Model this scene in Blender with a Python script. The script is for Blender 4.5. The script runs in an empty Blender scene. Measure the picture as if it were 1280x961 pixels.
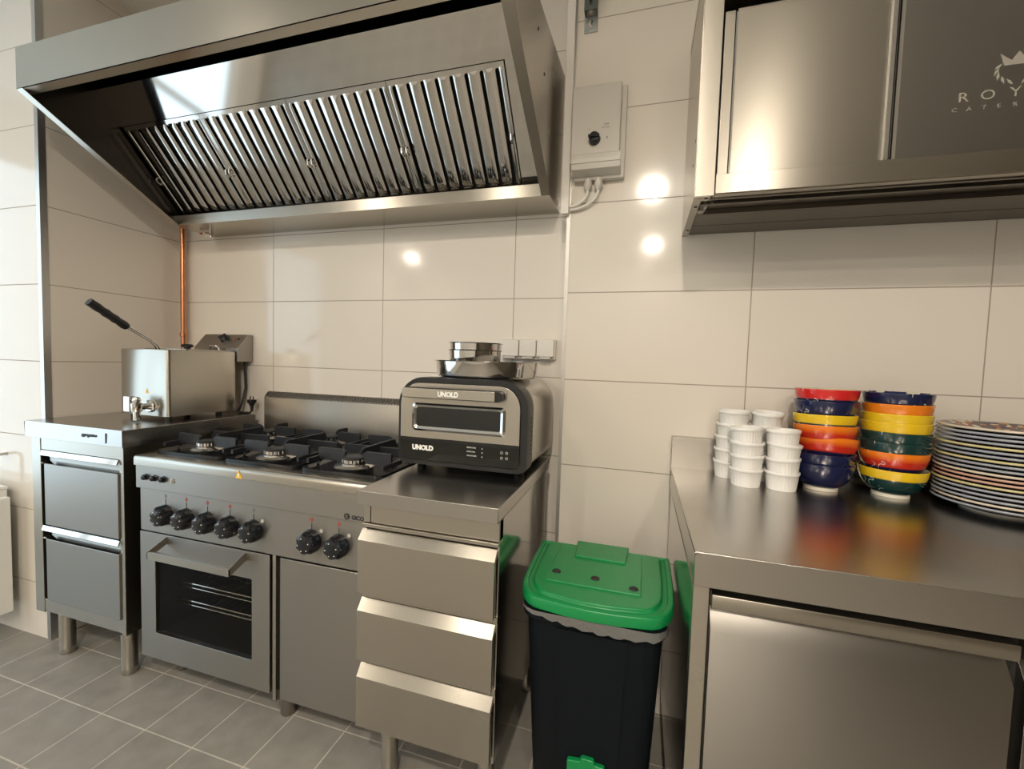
import bpy, bmesh, math, random
from mathutils import Matrix, Vector

random.seed(7)
C = bpy.context.scene.collection
SC = bpy.context.scene
PI = math.pi

# ------------------------------------------------------------------ camera
cam_d = bpy.data.cameras.new('camera')
cam = bpy.data.objects.new('camera', cam_d)
C.objects.link(cam)
cam_d.sensor_fit = 'HORIZONTAL'
cam_d.sensor_width = 36.0
cam_d.lens = 540.1 / 1280 * 36.0
cam_d.clip_start = 0.02
YAW, PITCH, ROLL = 0.2879, -0.0530, -0.0311
R = Matrix.Rotation(YAW, 3, 'Z') @ Matrix.Rotation(PITCH, 3, 'X') @ Matrix.Rotation(ROLL, 3, 'Y')
rgt, fwd, up = R.col[0], R.col[1], R.col[2]
M4 = Matrix.Identity(4)
for i in range(3):
    M4[i][0], M4[i][1], M4[i][2] = rgt[i], up[i], -fwd[i]
M4.translation = Vector((2.2979, -1.6713, 1.2147))
cam.matrix_world = M4
SC.camera = cam

# ------------------------------------------------------------------ exposure, sky, lamps
SC.view_settings.view_transform = 'Standard'
SC.view_settings.look = 'None'
SC.view_settings.gamma = 1.0
SC.view_settings.use_curve_mapping = False
SC.view_settings.exposure = -0.04
CEIL = 2.75
SKY_COL, SKY_STR = (0.70, 0.88, 1.0), 2.8
LAMP_COL = (1.0, 0.88, 0.73)
LAMPS = [(2.33, -2.55, 48), (1.00, -2.75, 15), (-0.3, -2.5, 12), (2.38, -4.4, 36), (-1.1, -4.25, 24), (3.12, -3.4, 26)]   # x, y, watts; last one added to brighten side wall and right
w = bpy.data.worlds.new('daylight')
SC.world = w
w.use_nodes = True
bg = w.node_tree.nodes['Background']
bg.inputs[0].default_value = (*SKY_COL, 1)
bg.inputs[1].default_value = SKY_STR
# the window in the far left wall: a portal that guides the sky light through its opening
WY0, WY1, WZ0, WZ1, WX = -3.0, -0.62, 0.25, 2.45, -1.6
pl = bpy.data.lights.new('window_daylight', 'AREA')
pl.shape = 'RECTANGLE'
pl.size, pl.size_y = WZ1 - WZ0, WY1 - WY0
pl.cycles.is_portal = True
po = bpy.data.objects.new('window_daylight', pl)
C.objects.link(po)
po.location = (WX - 0.02, (WY0 + WY1) / 2, (WZ0 + WZ1) / 2)
po.rotation_euler = (0, -PI / 2, 0)

# ------------------------------------------------------------------ materials
def mat(name, col, rough=0.5, metal=0.0, emis=None, estr=1.0, spec=0.5, coat=0.0, bump=None, vary=None):
    m = bpy.data.materials.new(name)
    m.use_nodes = True
    nt = m.node_tree
    b = nt.nodes['Principled BSDF']
    b.inputs['Base Color'].default_value = (*col, 1)
    b.inputs['Roughness'].default_value = rough
    b.inputs['Metallic'].default_value = metal
    b.inputs['Specular IOR Level'].default_value = spec
    b.inputs['Coat Weight'].default_value = coat
    if emis:
        b.inputs['Emission Color'].default_value = (*emis, 1)
        b.inputs['Emission Strength'].default_value = estr
    if bump or vary:
        tc = nt.nodes.new('ShaderNodeTexCoord')
        nz = nt.nodes.new('ShaderNodeTexNoise')
        nz.inputs['Scale'].default_value = (bump or vary)[0]
        nz.inputs['Detail'].default_value = 4
        nt.links.new(tc.outputs['Object'], nz.inputs['Vector'])
        if bump:
            bp = nt.nodes.new('ShaderNodeBump')
            bp.inputs['Strength'].default_value = bump[1]
            bp.inputs['Distance'].default_value = 0.002
            nt.links.new(nz.outputs['Fac'], bp.inputs['Height'])
            nt.links.new(bp.outputs['Normal'], b.inputs['Normal'])
        if vary:
            mx = nt.nodes.new('ShaderNodeMix')
            mx.data_type = 'RGBA'
            k = vary[1]
            mx.inputs[6].default_value = (*[c * (1 - k) for c in col], 1)
            mx.inputs[7].default_value = (*[min(1, c * (1 + k)) for c in col], 1)
            nt.links.new(nz.outputs['Fac'], mx.inputs[0])
            nt.links.new(mx.outputs[2], b.inputs['Base Color'])
    return m

def steel(name, col=(0.60, 0.58, 0.55), rough=0.28, grain=(3, 500, 900), dr=0.03, aniso=0.0, wave=0.0):
    """brushed stainless steel: grain stretched along x, uneven roughness and faint smears"""
    m = bpy.data.materials.new(name)
    m.use_nodes = True
    nt = m.node_tree
    b = nt.nodes['Principled BSDF']
    b.inputs['Metallic'].default_value = 1
    geo = nt.nodes.new('ShaderNodeNewGeometry')
    mp = nt.nodes.new('ShaderNodeMapping')
    mp.inputs['Scale'].default_value = grain
    nt.links.new(geo.outputs['Position'], mp.inputs['Vector'])
    n1 = nt.nodes.new('ShaderNodeTexNoise')
    n1.inputs['Scale'].default_value = 1.0
    n1.inputs['Detail'].default_value = 3
    nt.links.new(mp.outputs[0], n1.inputs['Vector'])
    n2 = nt.nodes.new('ShaderNodeTexNoise')
    n2.inputs['Scale'].default_value = 2.5
    n2.inputs['Detail'].default_value = 4
    nt.links.new(geo.outputs['Position'], n2.inputs['Vector'])
    ad = nt.nodes.new('ShaderNodeMath'); ad.operation = 'MULTIPLY_ADD'
    nt.links.new(n1.outputs['Fac'], ad.inputs[0]); ad.inputs[1].default_value = 0.0; nt.links.new(n2.outputs['Fac'], ad.inputs[2])
    mr = nt.nodes.new('ShaderNodeMapRange')
    mr.inputs['From Min'].default_value = 0.0; mr.inputs['From Max'].default_value = 1.0
    mr.inputs['To Min'].default_value = rough - dr * 0.4; mr.inputs['To Max'].default_value = rough + dr * 0.4
    nt.links.new(ad.outputs[0], mr.inputs['Value'])
    nt.links.new(mr.outputs[0], b.inputs['Roughness'])
    b.inputs['Base Color'].default_value = (*col, 1)
    if aniso:
        b.inputs['Anisotropic'].default_value = aniso
        cr = nt.nodes.new('ShaderNodeVectorMath'); cr.operation = 'CROSS_PRODUCT'
        nt.links.new(geo.outputs['Normal'], cr.inputs[0]); cr.inputs[1].default_value = (0.02, 0.0, 1)
        a2 = nt.nodes.new('ShaderNodeVectorMath'); a2.operation = 'ADD'
        nt.links.new(cr.outputs[0], a2.inputs[0]); a2.inputs[1].default_value = (-0.01, 0, 0)
        nt.links.new(a2.outputs[0], b.inputs['Tangent'])
        b.inputs['Anisotropic Rotation'].default_value = 0.25
    if wave:
        bp = nt.nodes.new('ShaderNodeBump')
        bp.inputs['Strength'].default_value = wave
        bp.inputs['Distance'].default_value = 0.01
        nt.links.new(n2.outputs['Fac'], bp.inputs['Height'])
        nt.links.new(bp.outputs['Normal'], b.inputs['Normal'])
    return m

def tiles(name, u0, tile, grout, tw, th, v0, mortar=0.0018, rough=0.10, floor=False, y0=0.0):
    m = bpy.data.materials.new(name)
    m.use_nodes = True
    nt = m.node_tree
    L = nt.links.new
    b = nt.nodes['Principled BSDF']
    geo = nt.nodes.new('ShaderNodeNewGeometry')
    sp = nt.nodes.new('ShaderNodeSeparateXYZ'); L(geo.outputs['Position'], sp.inputs[0])
    cb = nt.nodes.new('ShaderNodeCombineXYZ')
    def off(sock, d):
        n = nt.nodes.new('ShaderNodeMath'); n.operation = 'ADD'; n.inputs[1].default_value = d
        L(sock, n.inputs[0]); return n.outputs[0]
    if floor:
        L(off(sp.outputs[0], -u0 + 100 * tw), cb.inputs[0]); L(off(sp.outputs[1], -v0 + 100 * th), cb.inputs[1])
    else:
        sn = nt.nodes.new('ShaderNodeSeparateXYZ'); L(geo.outputs['Normal'], sn.inputs[0])
        ab = nt.nodes.new('ShaderNodeMath'); ab.operation = 'ABSOLUTE'; L(sn.outputs[0], ab.inputs[0])
        gt = nt.nodes.new('ShaderNodeMath'); gt.operation = 'GREATER_THAN'; gt.inputs[1].default_value = 0.5; L(ab.outputs[0], gt.inputs[0])
        mx = nt.nodes.new('ShaderNodeMix')
        L(gt.outputs[0], mx.inputs[0]); L(off(sp.outputs[0], -u0 + 100 * tw), mx.inputs[2]); L(off(sp.outputs[1], -0.03 + 100 * tw), mx.inputs[3])
        L(mx.outputs[0], cb.inputs[0]); L(off(sp.outputs[2], -v0 + 10 * th), cb.inputs[1])
    br = nt.nodes.new('ShaderNodeTexBrick')
    br.offset = 0.0
    br.inputs['Scale'].default_value = 1
    br.inputs['Mortar Size'].default_value = mortar
    br.inputs['Mortar Smooth'].default_value = 0.1
    br.inputs['Brick Width'].default_value = tw
    br.inputs['Row Height'].default_value = th
    br.inputs['Color1'].default_value = (*tile, 1)
    br.inputs['Color2'].default_value = (*[c * (0.93 if floor else 0.985) for c in tile], 1)
    br.inputs['Mortar'].default_value = (*grout, 1)
    L(cb.outputs[0], br.inputs['Vector'])
    nz = nt.nodes.new('ShaderNodeTexNoise'); nz.inputs['Scale'].default_value = 14 if floor else 3
    nz.inputs['Detail'].default_value = 6 if floor else 2
    L(geo.outputs['Position'], nz.inputs['Vector'])
    col = br.outputs['Color']
    if floor:
        hs = nt.nodes.new('ShaderNodeMix'); hs.data_type = 'RGBA'; hs.blend_type = 'MULTIPLY'
        hs.inputs[0].default_value = 1
        mr = nt.nodes.new('ShaderNodeMapRange'); mr.inputs['To Min'].default_value = 0.72; mr.inputs['To Max'].default_value = 1.22
        L(nz.outputs['Fac'], mr.inputs[0]); L(col, hs.inputs[6]); L(mr.outputs[0], hs.inputs[7]); col = hs.outputs[2]
    L(col, b.inputs['Base Color'])
    mr2 = nt.nodes.new('ShaderNodeMapRange'); mr2.inputs['To Min'].default_value = rough; mr2.inputs['To Max'].default_value = 0.7
    L(br.outputs['Fac'], mr2.inputs[0]); L(mr2.outputs[0], b.inputs['Roughness'])
    hh = nt.nodes.new('ShaderNodeMath'); hh.operation = 'MULTIPLY_ADD'
    L(br.outputs['Fac'], hh.inputs[0]); hh.inputs[1].default_value = -1.0; L(nz.outputs['Fac'], hh.inputs[2])
    bp = nt.nodes.new('ShaderNodeBump'); bp.inputs['Strength'].default_value = 0.25; bp.inputs['Distance'].default_value = 0.0015
    L(hh.outputs[0], bp.inputs['Height']); L(bp.outputs['Normal'], b.inputs['Normal'])
    return m

TW, TH, TV = 0.600, 0.309, 1.1566
CREAM, GROUT = (0.76, 0.71, 0.64), (0.36, 0.31, 0.26)
M_TILE_L = tiles('cream_wall_tile', 0.0, CREAM, GROUT, TW, TH, TV)
M_TILE_R = tiles('cream_wall_tile_right', 2.025, CREAM, GROUT, TW, TH, TV)
M_FLOOR = tiles('grey_floor_tile', 0.426, (0.265, 0.25, 0.22), (0.48, 0.44, 0.38), 0.201, 0.197, -0.5307, 0.0022, 0.42, True)
M_PAINT = mat('white_paint', (0.80, 0.78, 0.74), 0.8)
M_DUSK = mat('dark_taupe_paint', (0.095, 0.078, 0.055), 0.7)
M_ALU = mat('brushed_aluminium_trim', (0.55, 0.54, 0.52), 0.35, 1)
M_ST = steel('brushed_steel', (0.48, 0.45, 0.395), 0.27, aniso=0.75)
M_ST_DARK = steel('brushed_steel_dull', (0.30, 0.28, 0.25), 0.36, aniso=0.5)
M_UNDER = steel('shaded_underside_steel', (0.19, 0.17, 0.145), 0.38)  # shade under the wall cabinet put into the steel colour
M_ST_SHADE = steel('shaded_inner_steel', (0.13, 0.12, 0.11), 0.22)  # darker steel, the shade inside the hood put into its colour
M_ST_FRONT = steel('satin_steel_front', (0.375, 0.36, 0.335), 0.33, dr=0.04, aniso=0.75)
M_ST_MIR = steel('polished_steel', (0.56, 0.545, 0.52), 0.07, dr=0.03)
M_ST_SIDE = steel('polished_side_steel', (0.55, 0.53, 0.50), 0.13, (500, 3, 900), 0.03)
M_ST_TOP = steel('worktop_steel', (0.50, 0.48, 0.45), 0.25, (3, 500, 500), 0.05)
M_CHROME = mat('chrome', (0.75, 0.74, 0.72), 0.08, 1)
M_BURN = mat('cast_aluminium_burner', (0.62, 0.60, 0.57), 0.25, 1)
M_BLACK = mat('black_plastic', (0.012, 0.012, 0.013), 0.35)
M_BLACK_GL = mat('black_gloss_knob', (0.010, 0.011, 0.014), 0.14)
M_IRON = mat('black_enamelled_iron', (0.016, 0.018, 0.022), 0.42, bump=(90, 0.3))
M_DARK = mat('dark_gap', (0.02, 0.018, 0.016), 0.6)
M_GLASS_D = mat('dark_oven_glass', (0.008, 0.008, 0.008), 0.05, spec=0.6)
M_COPPER = mat('copper', (0.72, 0.34, 0.18), 0.28, 1, vary=(30, 0.15))
M_WHITE_P = mat('white_plastic', (0.74, 0.71, 0.66), 0.4)
M_GREY_P = mat('light_grey_plastic', (0.60, 0.57, 0.52), 0.42)
M_GREEN = mat('green_plastic', (0.004, 0.235, 0.062), 0.33, bump=(160, 0.15))
M_BIN = mat('black_bin_plastic', (0.005, 0.007, 0.010), 0.55, spec=0.15, bump=(220, 0.1))
M_RED = mat('red_mark', (0.36, 0.06, 0.045), 0.4)
M_WHITE_P2 = mat('pale_print', (0.52, 0.50, 0.46), 0.4)
M_BLK_INK = mat('black_ink', (0.015, 0.015, 0.015), 0.5)
M_GREY_INK = mat('grey_ink', (0.16, 0.18, 0.19), 0.5)
M_WHITE_INK = mat('white_ink', (0.85, 0.84, 0.80), 0.5)
M_ENGR = mat('pale_engraving', (0.42, 0.395, 0.34), 0.5, 0.4)
M_YELLOW_S = mat('yellow_sticker', (0.85, 0.50, 0.02), 0.4)
M_ZINC = mat('galvanised_zinc', (0.50, 0.53, 0.52), 0.35, 1, vary=(60, 0.25))
M_ZINC_SHADE = mat('shaded_galvanised_strut', (0.13, 0.15, 0.14), 0.45, 0.8)  # same zinc with the strut's underside shade put into the colour
M_RAD = mat('white_radiator_enamel', (0.82, 0.82, 0.78), 0.3)
M_CERAM = mat('white_glazed_ceramic', (0.86, 0.85, 0.82), 0.14, coat=0.3)
M_FOOT = mat('unglazed_white_foot', (0.74, 0.70, 0.60), 0.5)

def glaze(name, base, rim=None, z_split=0.05, squiggle=True, soft=0.004, low=None):
    """glazed bowl: body colour, optional rim band above z_split, thin white noise-line squiggles on the wall"""
    m = bpy.data.materials.new(name); m.use_nodes = True
    nt = m.node_tree; L = nt.links.new
    b = nt.nodes['Principled BSDF']
    b.inputs['Roughness'].default_value = 0.10
    b.inputs['Coat Weight'].default_value = 0.4
    tc = nt.nodes.new('ShaderNodeTexCoord')
    sp = nt.nodes.new('ShaderNodeSeparateXYZ'); L(tc.outputs['Object'], sp.inputs[0])
    col = None
    rgb = nt.nodes.new('ShaderNodeRGB'); rgb.outputs[0].default_value = (*base, 1); col = rgb.outputs[0]
    if rim:
        mr = nt.nodes.new('ShaderNodeMapRange')
        mr.inputs['From Min'].default_value = z_split - soft; mr.inputs['From Max'].default_value = z_split + soft
        L(sp.outputs[2], mr.inputs[0])
        mx = nt.nodes.new('ShaderNodeMix'); mx.data_type = 'RGBA'
        L(mr.outputs[0], mx.inputs[0]); L(col, mx.inputs[6]); mx.inputs[7].default_value = (*rim, 1); col = mx.outputs[2]
    if low:
        m1 = nt.nodes.new('ShaderNodeMapRange'); m1.inputs['From Min'].default_value = 0.036; m1.inputs['From Max'].default_value = 0.040
        L(sp.outputs[2], m1.inputs[0])
        m4 = nt.nodes.new('ShaderNodeMix'); m4.data_type = 'RGBA'
        L(m1.outputs[0], m4.inputs[0]); m4.inputs[6].default_value = (*low, 1); L(col, m4.inputs[7]); col = m4.outputs[2]
    nz = nt.nodes.new('ShaderNodeTexNoise'); nz.inputs['Scale'].default_value = 48; nz.inputs['Detail'].default_value = 0
    L(tc.outputs['Object'], nz.inputs['Vector'])
    if squiggle:
        su = nt.nodes.new('ShaderNodeMath'); su.operation = 'SUBTRACT'; su.inputs[1].default_value = 0.5; L(nz.outputs['Fac'], su.inputs[0])
        ab = nt.nodes.new('ShaderNodeMath'); ab.operation = 'ABSOLUTE'; L(su.outputs[0], ab.inputs[0])
        lt = nt.nodes.new('ShaderNodeMath'); lt.operation = 'LESS_THAN'; lt.inputs[1].default_value = 0.013; L(ab.outputs[0], lt.inputs[0])
        n2 = nt.nodes.new('ShaderNodeTexNoise'); n2.inputs['Scale'].default_value = 17; L(tc.outputs['Object'], n2.inputs['Vector'])
        g2 = nt.nodes.new('ShaderNodeMath'); g2.operation = 'GREATER_THAN'; g2.inputs[1].default_value = 0.64; L(n2.outputs['Fac'], g2.inputs[0])
        mu = nt.nodes.new('ShaderNodeMath'); mu.operation = 'MULTIPLY'; L(lt.outputs[0], mu.inputs[0]); L(g2.outputs[0], mu.inputs[1])
        m3 = nt.nodes.new('ShaderNodeMix'); m3.data_type = 'RGBA'
        L(mu.outputs[0], m3.inputs[0]); L(col, m3.inputs[6]); m3.inputs[7].default_value = (0.62, 0.62, 0.58, 1); col = m3.outputs[2]
    L(col, b.inputs['Base Color'])
    bp = nt.nodes.new('ShaderNodeBump'); bp.inputs['Strength'].default_value = 0.25; bp.inputs['Distance'].default_value = 0.003
    L(nz.outputs['Fac'], bp.inputs['Height']); L(bp.outputs['Normal'], b.inputs['Normal'])
    return m

def mosaic(name, cols, scale=55):
    m = bpy.data.materials.new(name); m.use_nodes = True
    nt = m.node_tree; L = nt.links.new
    b = nt.nodes['Principled BSDF']; b.inputs['Roughness'].default_value = 0.15
    tc = nt.nodes.new('ShaderNodeTexCoord')
    vo = nt.nodes.new('ShaderNodeTexVoronoi'); vo.inputs['Scale'].default_value = scale
    L(tc.outputs['Object'], vo.inputs['Vector'])
    se = nt.nodes.new('ShaderNodeSeparateColor'); L(vo.outputs['Color'], se.inputs[0])
    cr = nt.nodes.new('ShaderNodeValToRGB'); cr.color_ramp.interpolation = 'CONSTANT'
    els = cr.color_ramp.elements
    els[0].color = (*cols[0], 1); els[1].position = 1 / len(cols); els[1].color = (*cols[1], 1)
    for i, c in enumerate(cols[2:], 2):
        e = els.new(i / len(cols)); e.color = (*c, 1)
    L(se.outputs[0], cr.inputs[0]); L(cr.outputs[0], b.inputs['Base Color'])
    return m

# ------------------------------------------------------------------ mesh helpers
class MB:
    def __init__(s): s.v, s.f, s.mi = [], [], []
    def add(s, vs, fs, mi=0):
        o = len(s.v); s.v += [tuple(v) for v in vs]
        for f in fs: s.f.append([i + o for i in f]); s.mi.append(mi)
        return s
    def box(s, x0, x1, y0, y1, z0, z1, mi=0):
        vs = [(x, y, z) for x in (x0, x1) for y in (y0, y1) for z in (z0, z1)]
        return s.add(vs, [(0, 1, 3, 2), (4, 6, 7, 5), (0, 4, 5, 1), (2, 3, 7, 6), (0, 2, 6, 4), (1, 5, 7, 3)], mi)
    def prism(s, pts, axis, a0, a1, mi=0):
        """polygon pts in the plane across axis ('x': (y,z), 'y': (x,z), 'z': (x,y)), extruded a0..a1"""
        def P(p, a): return {'x': (a, p[0], p[1]), 'y': (p[0], a, p[1]), 'z': (p[0], p[1], a)}[axis]
        n = len(pts)
        vs = [P(p, a0) for p in pts] + [P(p, a1) for p in pts]
        fs = [list(range(n)), list(range(n, 2 * n))[::-1]] + [(i, (i + 1) % n, n + (i + 1) % n, n + i) for i in range(n)]
        return s.add(vs, fs, mi)
    def loft(s, rings, mi=0, caps=True):
        n = len(rings[0]); vs = [p for r in rings for p in r]; fs = []
        for k in range(len(rings) - 1):
            for i in range(n):
                j = (i + 1) % n; fs.append((k * n + i, k * n + j, (k + 1) * n + j, (k + 1) * n + i))
        if caps:
            fs.append(list(range(n))[::-1]); fs.append([(len(rings) - 1) * n + i for i in range(n)])
        return s.add(vs, fs, mi)
    def tube(s, pts, r, n=12, mi=0, caps=True):
        pts = [Vector(p) for p in pts]; rr = r if isinstance(r, (list, tuple)) else [r] * len(pts)
        rings = []; prev = None
        for i, p in enumerate(pts):
            d = (pts[min(i + 1, len(pts) - 1)] - pts[max(i - 1, 0)]).normalized()
            if prev is None:
                a = d.orthogonal().normalized()
            else:
                a = (prev - d * prev.dot(d)).normalized()
            prev = a; b_ = d.cross(a)
            rings.append([tuple(p + (a * math.cos(2 * PI * k / n) + b_ * math.sin(2 * PI * k / n)) * rr[i]) for k in range(n)])
        return s.loft(rings, mi, caps)
    def lathe(s, prof, c=(0, 0, 0), n=32, mi=0, axis=None, fn=None, mids=None):
        """prof [(r,z)] turned about z (or about the direction axis) at c"""
        rot = Vector((0, 0, 1)).rotation_difference(Vector(axis)).to_matrix() if axis else Matrix.Identity(3)
        c = Vector(c); vs = []; fs = []; ml = []
        for (r, z) in prof:
            for k in range(n):
                t = 2 * PI * k / n
                q = fn(r, z, t) if fn else r
                vs.append(tuple(c + rot @ Vector((q * math.cos(t), q * math.sin(t), z))))
        o = len(s.v); s.v += vs
        for k in range(len(prof) - 1):
            for i in range(n):
                j = (i + 1) % n
                s.f.append([o + k * n + i, o + k * n + j, o + (k + 1) * n + j, o + (k + 1) * n + i])
                s.mi.append(mids[k] if mids else mi)
        return s
    def build(s, name, mats, parent=None, bevel=0.0, seg=2, smooth=True, angle=35, local=False, recalc=True):
        bm = bmesh.new()
        vv = [bm.verts.new(v) for v in s.v]
        for f, mi in zip(s.f, s.mi):
            try:
                fc = bm.faces.new([vv[i] for i in f]); fc.material_index = mi
            except ValueError:
                pass
        bmesh.ops.remove_doubles(bm, verts=bm.verts, dist=1e-6)
        bmesh.ops.dissolve_degenerate(bm, dist=1e-7, edges=bm.edges)
        if recalc: bmesh.ops.recalc_face_normals(bm, faces=bm.faces)
        me = bpy.data.meshes.new(name); bm.to_mesh(me); bm.free()
        return link(name, me, mats, parent, bevel, seg, smooth, angle, local)

def root_of(o):
    while o.parent: o = o.parent
    return o

def link(name, me, mats, parent=None, bevel=0.0, seg=2, smooth=True, angle=35, local=False):
    if not isinstance(mats, (list, tuple)): mats = [mats]
    for m in mats: me.materials.append(m)
    if smooth:
        for p in me.polygons: p.use_smooth = True
        me.set_sharp_from_angle(angle=math.radians(angle))
    o = bpy.data.objects.new(name, me); C.objects.link(o)
    if parent is not None:
        o.parent = parent
        if not local:
            r = root_of(parent)
            me.transform((Matrix.Translation(r.location) @ Matrix.Rotation(r.rotation_euler.z, 4, 'Z')).inverted())
    if bevel:
        bv = o.modifiers.new('edge', 'BEVEL'); bv.width = bevel; bv.segments = seg
        bv.limit_method = 'ANGLE'; bv.angle_limit = math.radians(40); bv.harden_normals = True
    return o

def tag(o, label, cat, group=None):
    o['label'] = label; o['category'] = cat
    if group: o['group'] = group
    return o

def thing(name, loc, label, cat, group=None, rz=0.0):
    o = bpy.data.objects.new(name, None); C.objects.link(o)
    o.empty_display_size = 0.05; o.location = loc; o.rotation_euler = (0, 0, rz)
    return tag(o, label, cat, group)

def structure(o):
    o['kind'] = 'structure'; return o

def rebase(o, loc):
    """give a one-mesh thing its own origin at loc without moving it"""
    o.data.transform(Matrix.Translation(-Vector(loc))); o.location = loc; return o

def text(name, s, size, loc, mt, parent, rot=(PI / 2, 0, 0), ext=0.0004, align='LEFT', sx=1.0, local=False, space=1.0, off=0.0):
    cu = bpy.data.curves.new(name, 'FONT'); cu.body = s; cu.size = size; cu.extrude = ext; cu.align_x = align
    cu.space_character = space; cu.offset = off; cu.resolution_u = 3
    t = bpy.data.objects.new(name, cu); C.objects.link(t)
    me = bpy.data.meshes.new_from_object(t); me.name = name
    bpy.data.objects.remove(t); bpy.data.curves.remove(cu)
    from mathutils import Euler
    me.transform(Matrix.Translation(loc) @ Euler(rot).to_matrix().to_4x4() @ Matrix.Diagonal((sx, 1, 1, 1)))
    me.materials.clear()
    return link(name, me, mt, parent, smooth=False, local=local)

def arc(cx, cy, r, a0, a1, n=8):
    return [(cx + r * math.cos(a0 + (a1 - a0) * k / n), cy + r * math.sin(a0 + (a1 - a0) * k / n)) for k in range(n + 1)]

def rrect(x0, x1, z0, z1, rs, n=8):
    """rounded rectangle; rs = radius or (bottom-left, bottom-right, top-right, top-left)"""
    if not isinstance(rs, tuple): rs = (rs,) * 4
    return (arc(x0 + rs[0], z0 + rs[0], rs[0], PI, 1.5 * PI, n) + arc(x1 - rs[1], z0 + rs[1], rs[1], 1.5 * PI, 2 * PI, n)
            + arc(x1 - rs[2], z1 - rs[2], rs[2], 0, PI / 2, n) + arc(x0 + rs[3], z1 - rs[3], rs[3], PI / 2, PI, n))

def frame_ring(mb, outer, inner, axis, a0, a1, mi=0):
    """a plate with an opening: two matching loops"""
    def P(p, a): return {'x': (a, p[0], p[1]), 'y': (p[0], a, p[1]), 'z': (p[0], p[1], a)}[axis]
    n = len(outer)
    vs = [P(p, a0) for p in outer] + [P(p, a0) for p in inner] + [P(p, a1) for p in outer] + [P(p, a1) for p in inner]
    fs = []
    for i in range(n):
        j = (i + 1) % n
        fs += [(i, j, n + j, n + i), (2 * n + i, 3 * n + i, 3 * n + j, 2 * n + j), (i, 2 * n + i, 2 * n + j, j), (n + i, n + j, 3 * n + j, 3 * n + i)]
    mb.add(vs, fs, mi)

# ================================================================== THE ROOM
XR, YR = 2.025, -0.1235       # corner where the right-hand wall steps forward
structure(MB().box(-1.7, 4.7, -5.1, 0.1, -0.08, 0).build('floor', M_FLOOR, smooth=False))
structure(MB().box(-1.7, 4.7, -5.1, 0.1, CEIL, CEIL + 0.08).build('ceiling', M_PAINT, smooth=False))
structure(MB().box(-0.1, XR, 0, 0.1, 0, CEIL).build('wall_back', M_TILE_L, smooth=False))
structure(MB().box(XR, 4.6, YR, 0.1, 0, CEIL).build('wall_back_right', M_TILE_R, smooth=False))
structure(MB().box(-1.6, 0, -0.541, 0.1, 0, CEIL).build('wall_left', M_TILE_L, smooth=False))
structure(MB().box(4.6, 4.7, -5, 0.1, 0, CEIL).build('wall_right', M_DUSK, smooth=False))
structure(MB().box(-1.7, 3.65, -5.1, -5.0, 0, CEIL).build('wall_front', M_PAINT, smooth=False))
structure(MB().box(3.65, 4.7, -5.1, -5.0, 0, CEIL).build('wall_front_right', M_DUSK, smooth=False))
fl = MB()
fl.box(WX - 0.1, WX, -5, WY0, 0, CEIL).box(WX - 0.1, WX, WY1, -0.541, 0, CEIL).box(WX - 0.1, WX, WY0, WY1, 0, WZ0).box(WX - 0.1, WX, WY0, WY1, WZ1, CEIL)
structure(fl.build('wall_far_left', M_PAINT, smooth=False))
wf = MB()
wf.box(WX - 0.07, WX - 0.03, WY0, WY0 + 0.06, WZ0, WZ1).box(WX - 0.07, WX - 0.03, WY1 - 0.06, WY1, WZ0, WZ1)
wf.box(WX - 0.07, WX - 0.03, WY0 + 0.06, WY1 - 0.06, WZ0, WZ0 + 0.06).box(WX - 0.07, WX - 0.03, WY0 + 0.06, WY1 - 0.06, WZ1 - 0.06, WZ1)
wf.box(WX - 0.07, WX - 0.03, -1.90, -1.84, WZ0 + 0.06, WZ1 - 0.06)
structure(wf.build('window_1', M_WHITE_P, smooth=False))
structure(MB().box(-0.019, 0.0025, -0.5435, -0.521, 0, CEIL).build('trim_1', M_ALU, smooth=False))
structure(MB().box(XR - 0.0015, XR + 0.011, YR - 0.0015, YR + 0.011, 0, CEIL).build('trim_2', M_ALU, smooth=False))

# ceiling downlights, the last an added fill: the lamp's own light lives with its fixture
M_LENS = mat('lit_lamp_lens', (0.9, 0.85, 0.75), 0.5, emis=LAMP_COL, estr=14.0)
for i, (lx, ly, lw) in enumerate(LAMPS):
    t = thing('ceiling_downlight', (lx, ly, CEIL), 'round recessed downlight in the white ceiling', 'ceiling light', 'downlights in the ceiling')
    MB().lathe([(0.062, 0), (0.095, 0), (0.095, -0.008), (0.085, -0.012), (0.062, -0.006), (0.062, 0)], (lx, ly, CEIL), 32).build('trim_ring', M_WHITE_P, t)
    MB().lathe([(0, -0.002), (0.062, -0.002), (0.062, 0), (0, 0)], (lx, ly, CEIL), 32).build('lens', M_LENS, t)
    ld = bpy.data.lights.new('downlight_beam', 'AREA'); ld.shape = 'DISK'; ld.size = 0.12
    ld.energy = lw; ld.color = LAMP_COL; ld.spread = PI
    lo = bpy.data.objects.new('downlight_beam', ld); C.objects.link(lo)
    lo.parent = t; lo.location = (0, 0, -0.014)

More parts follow.
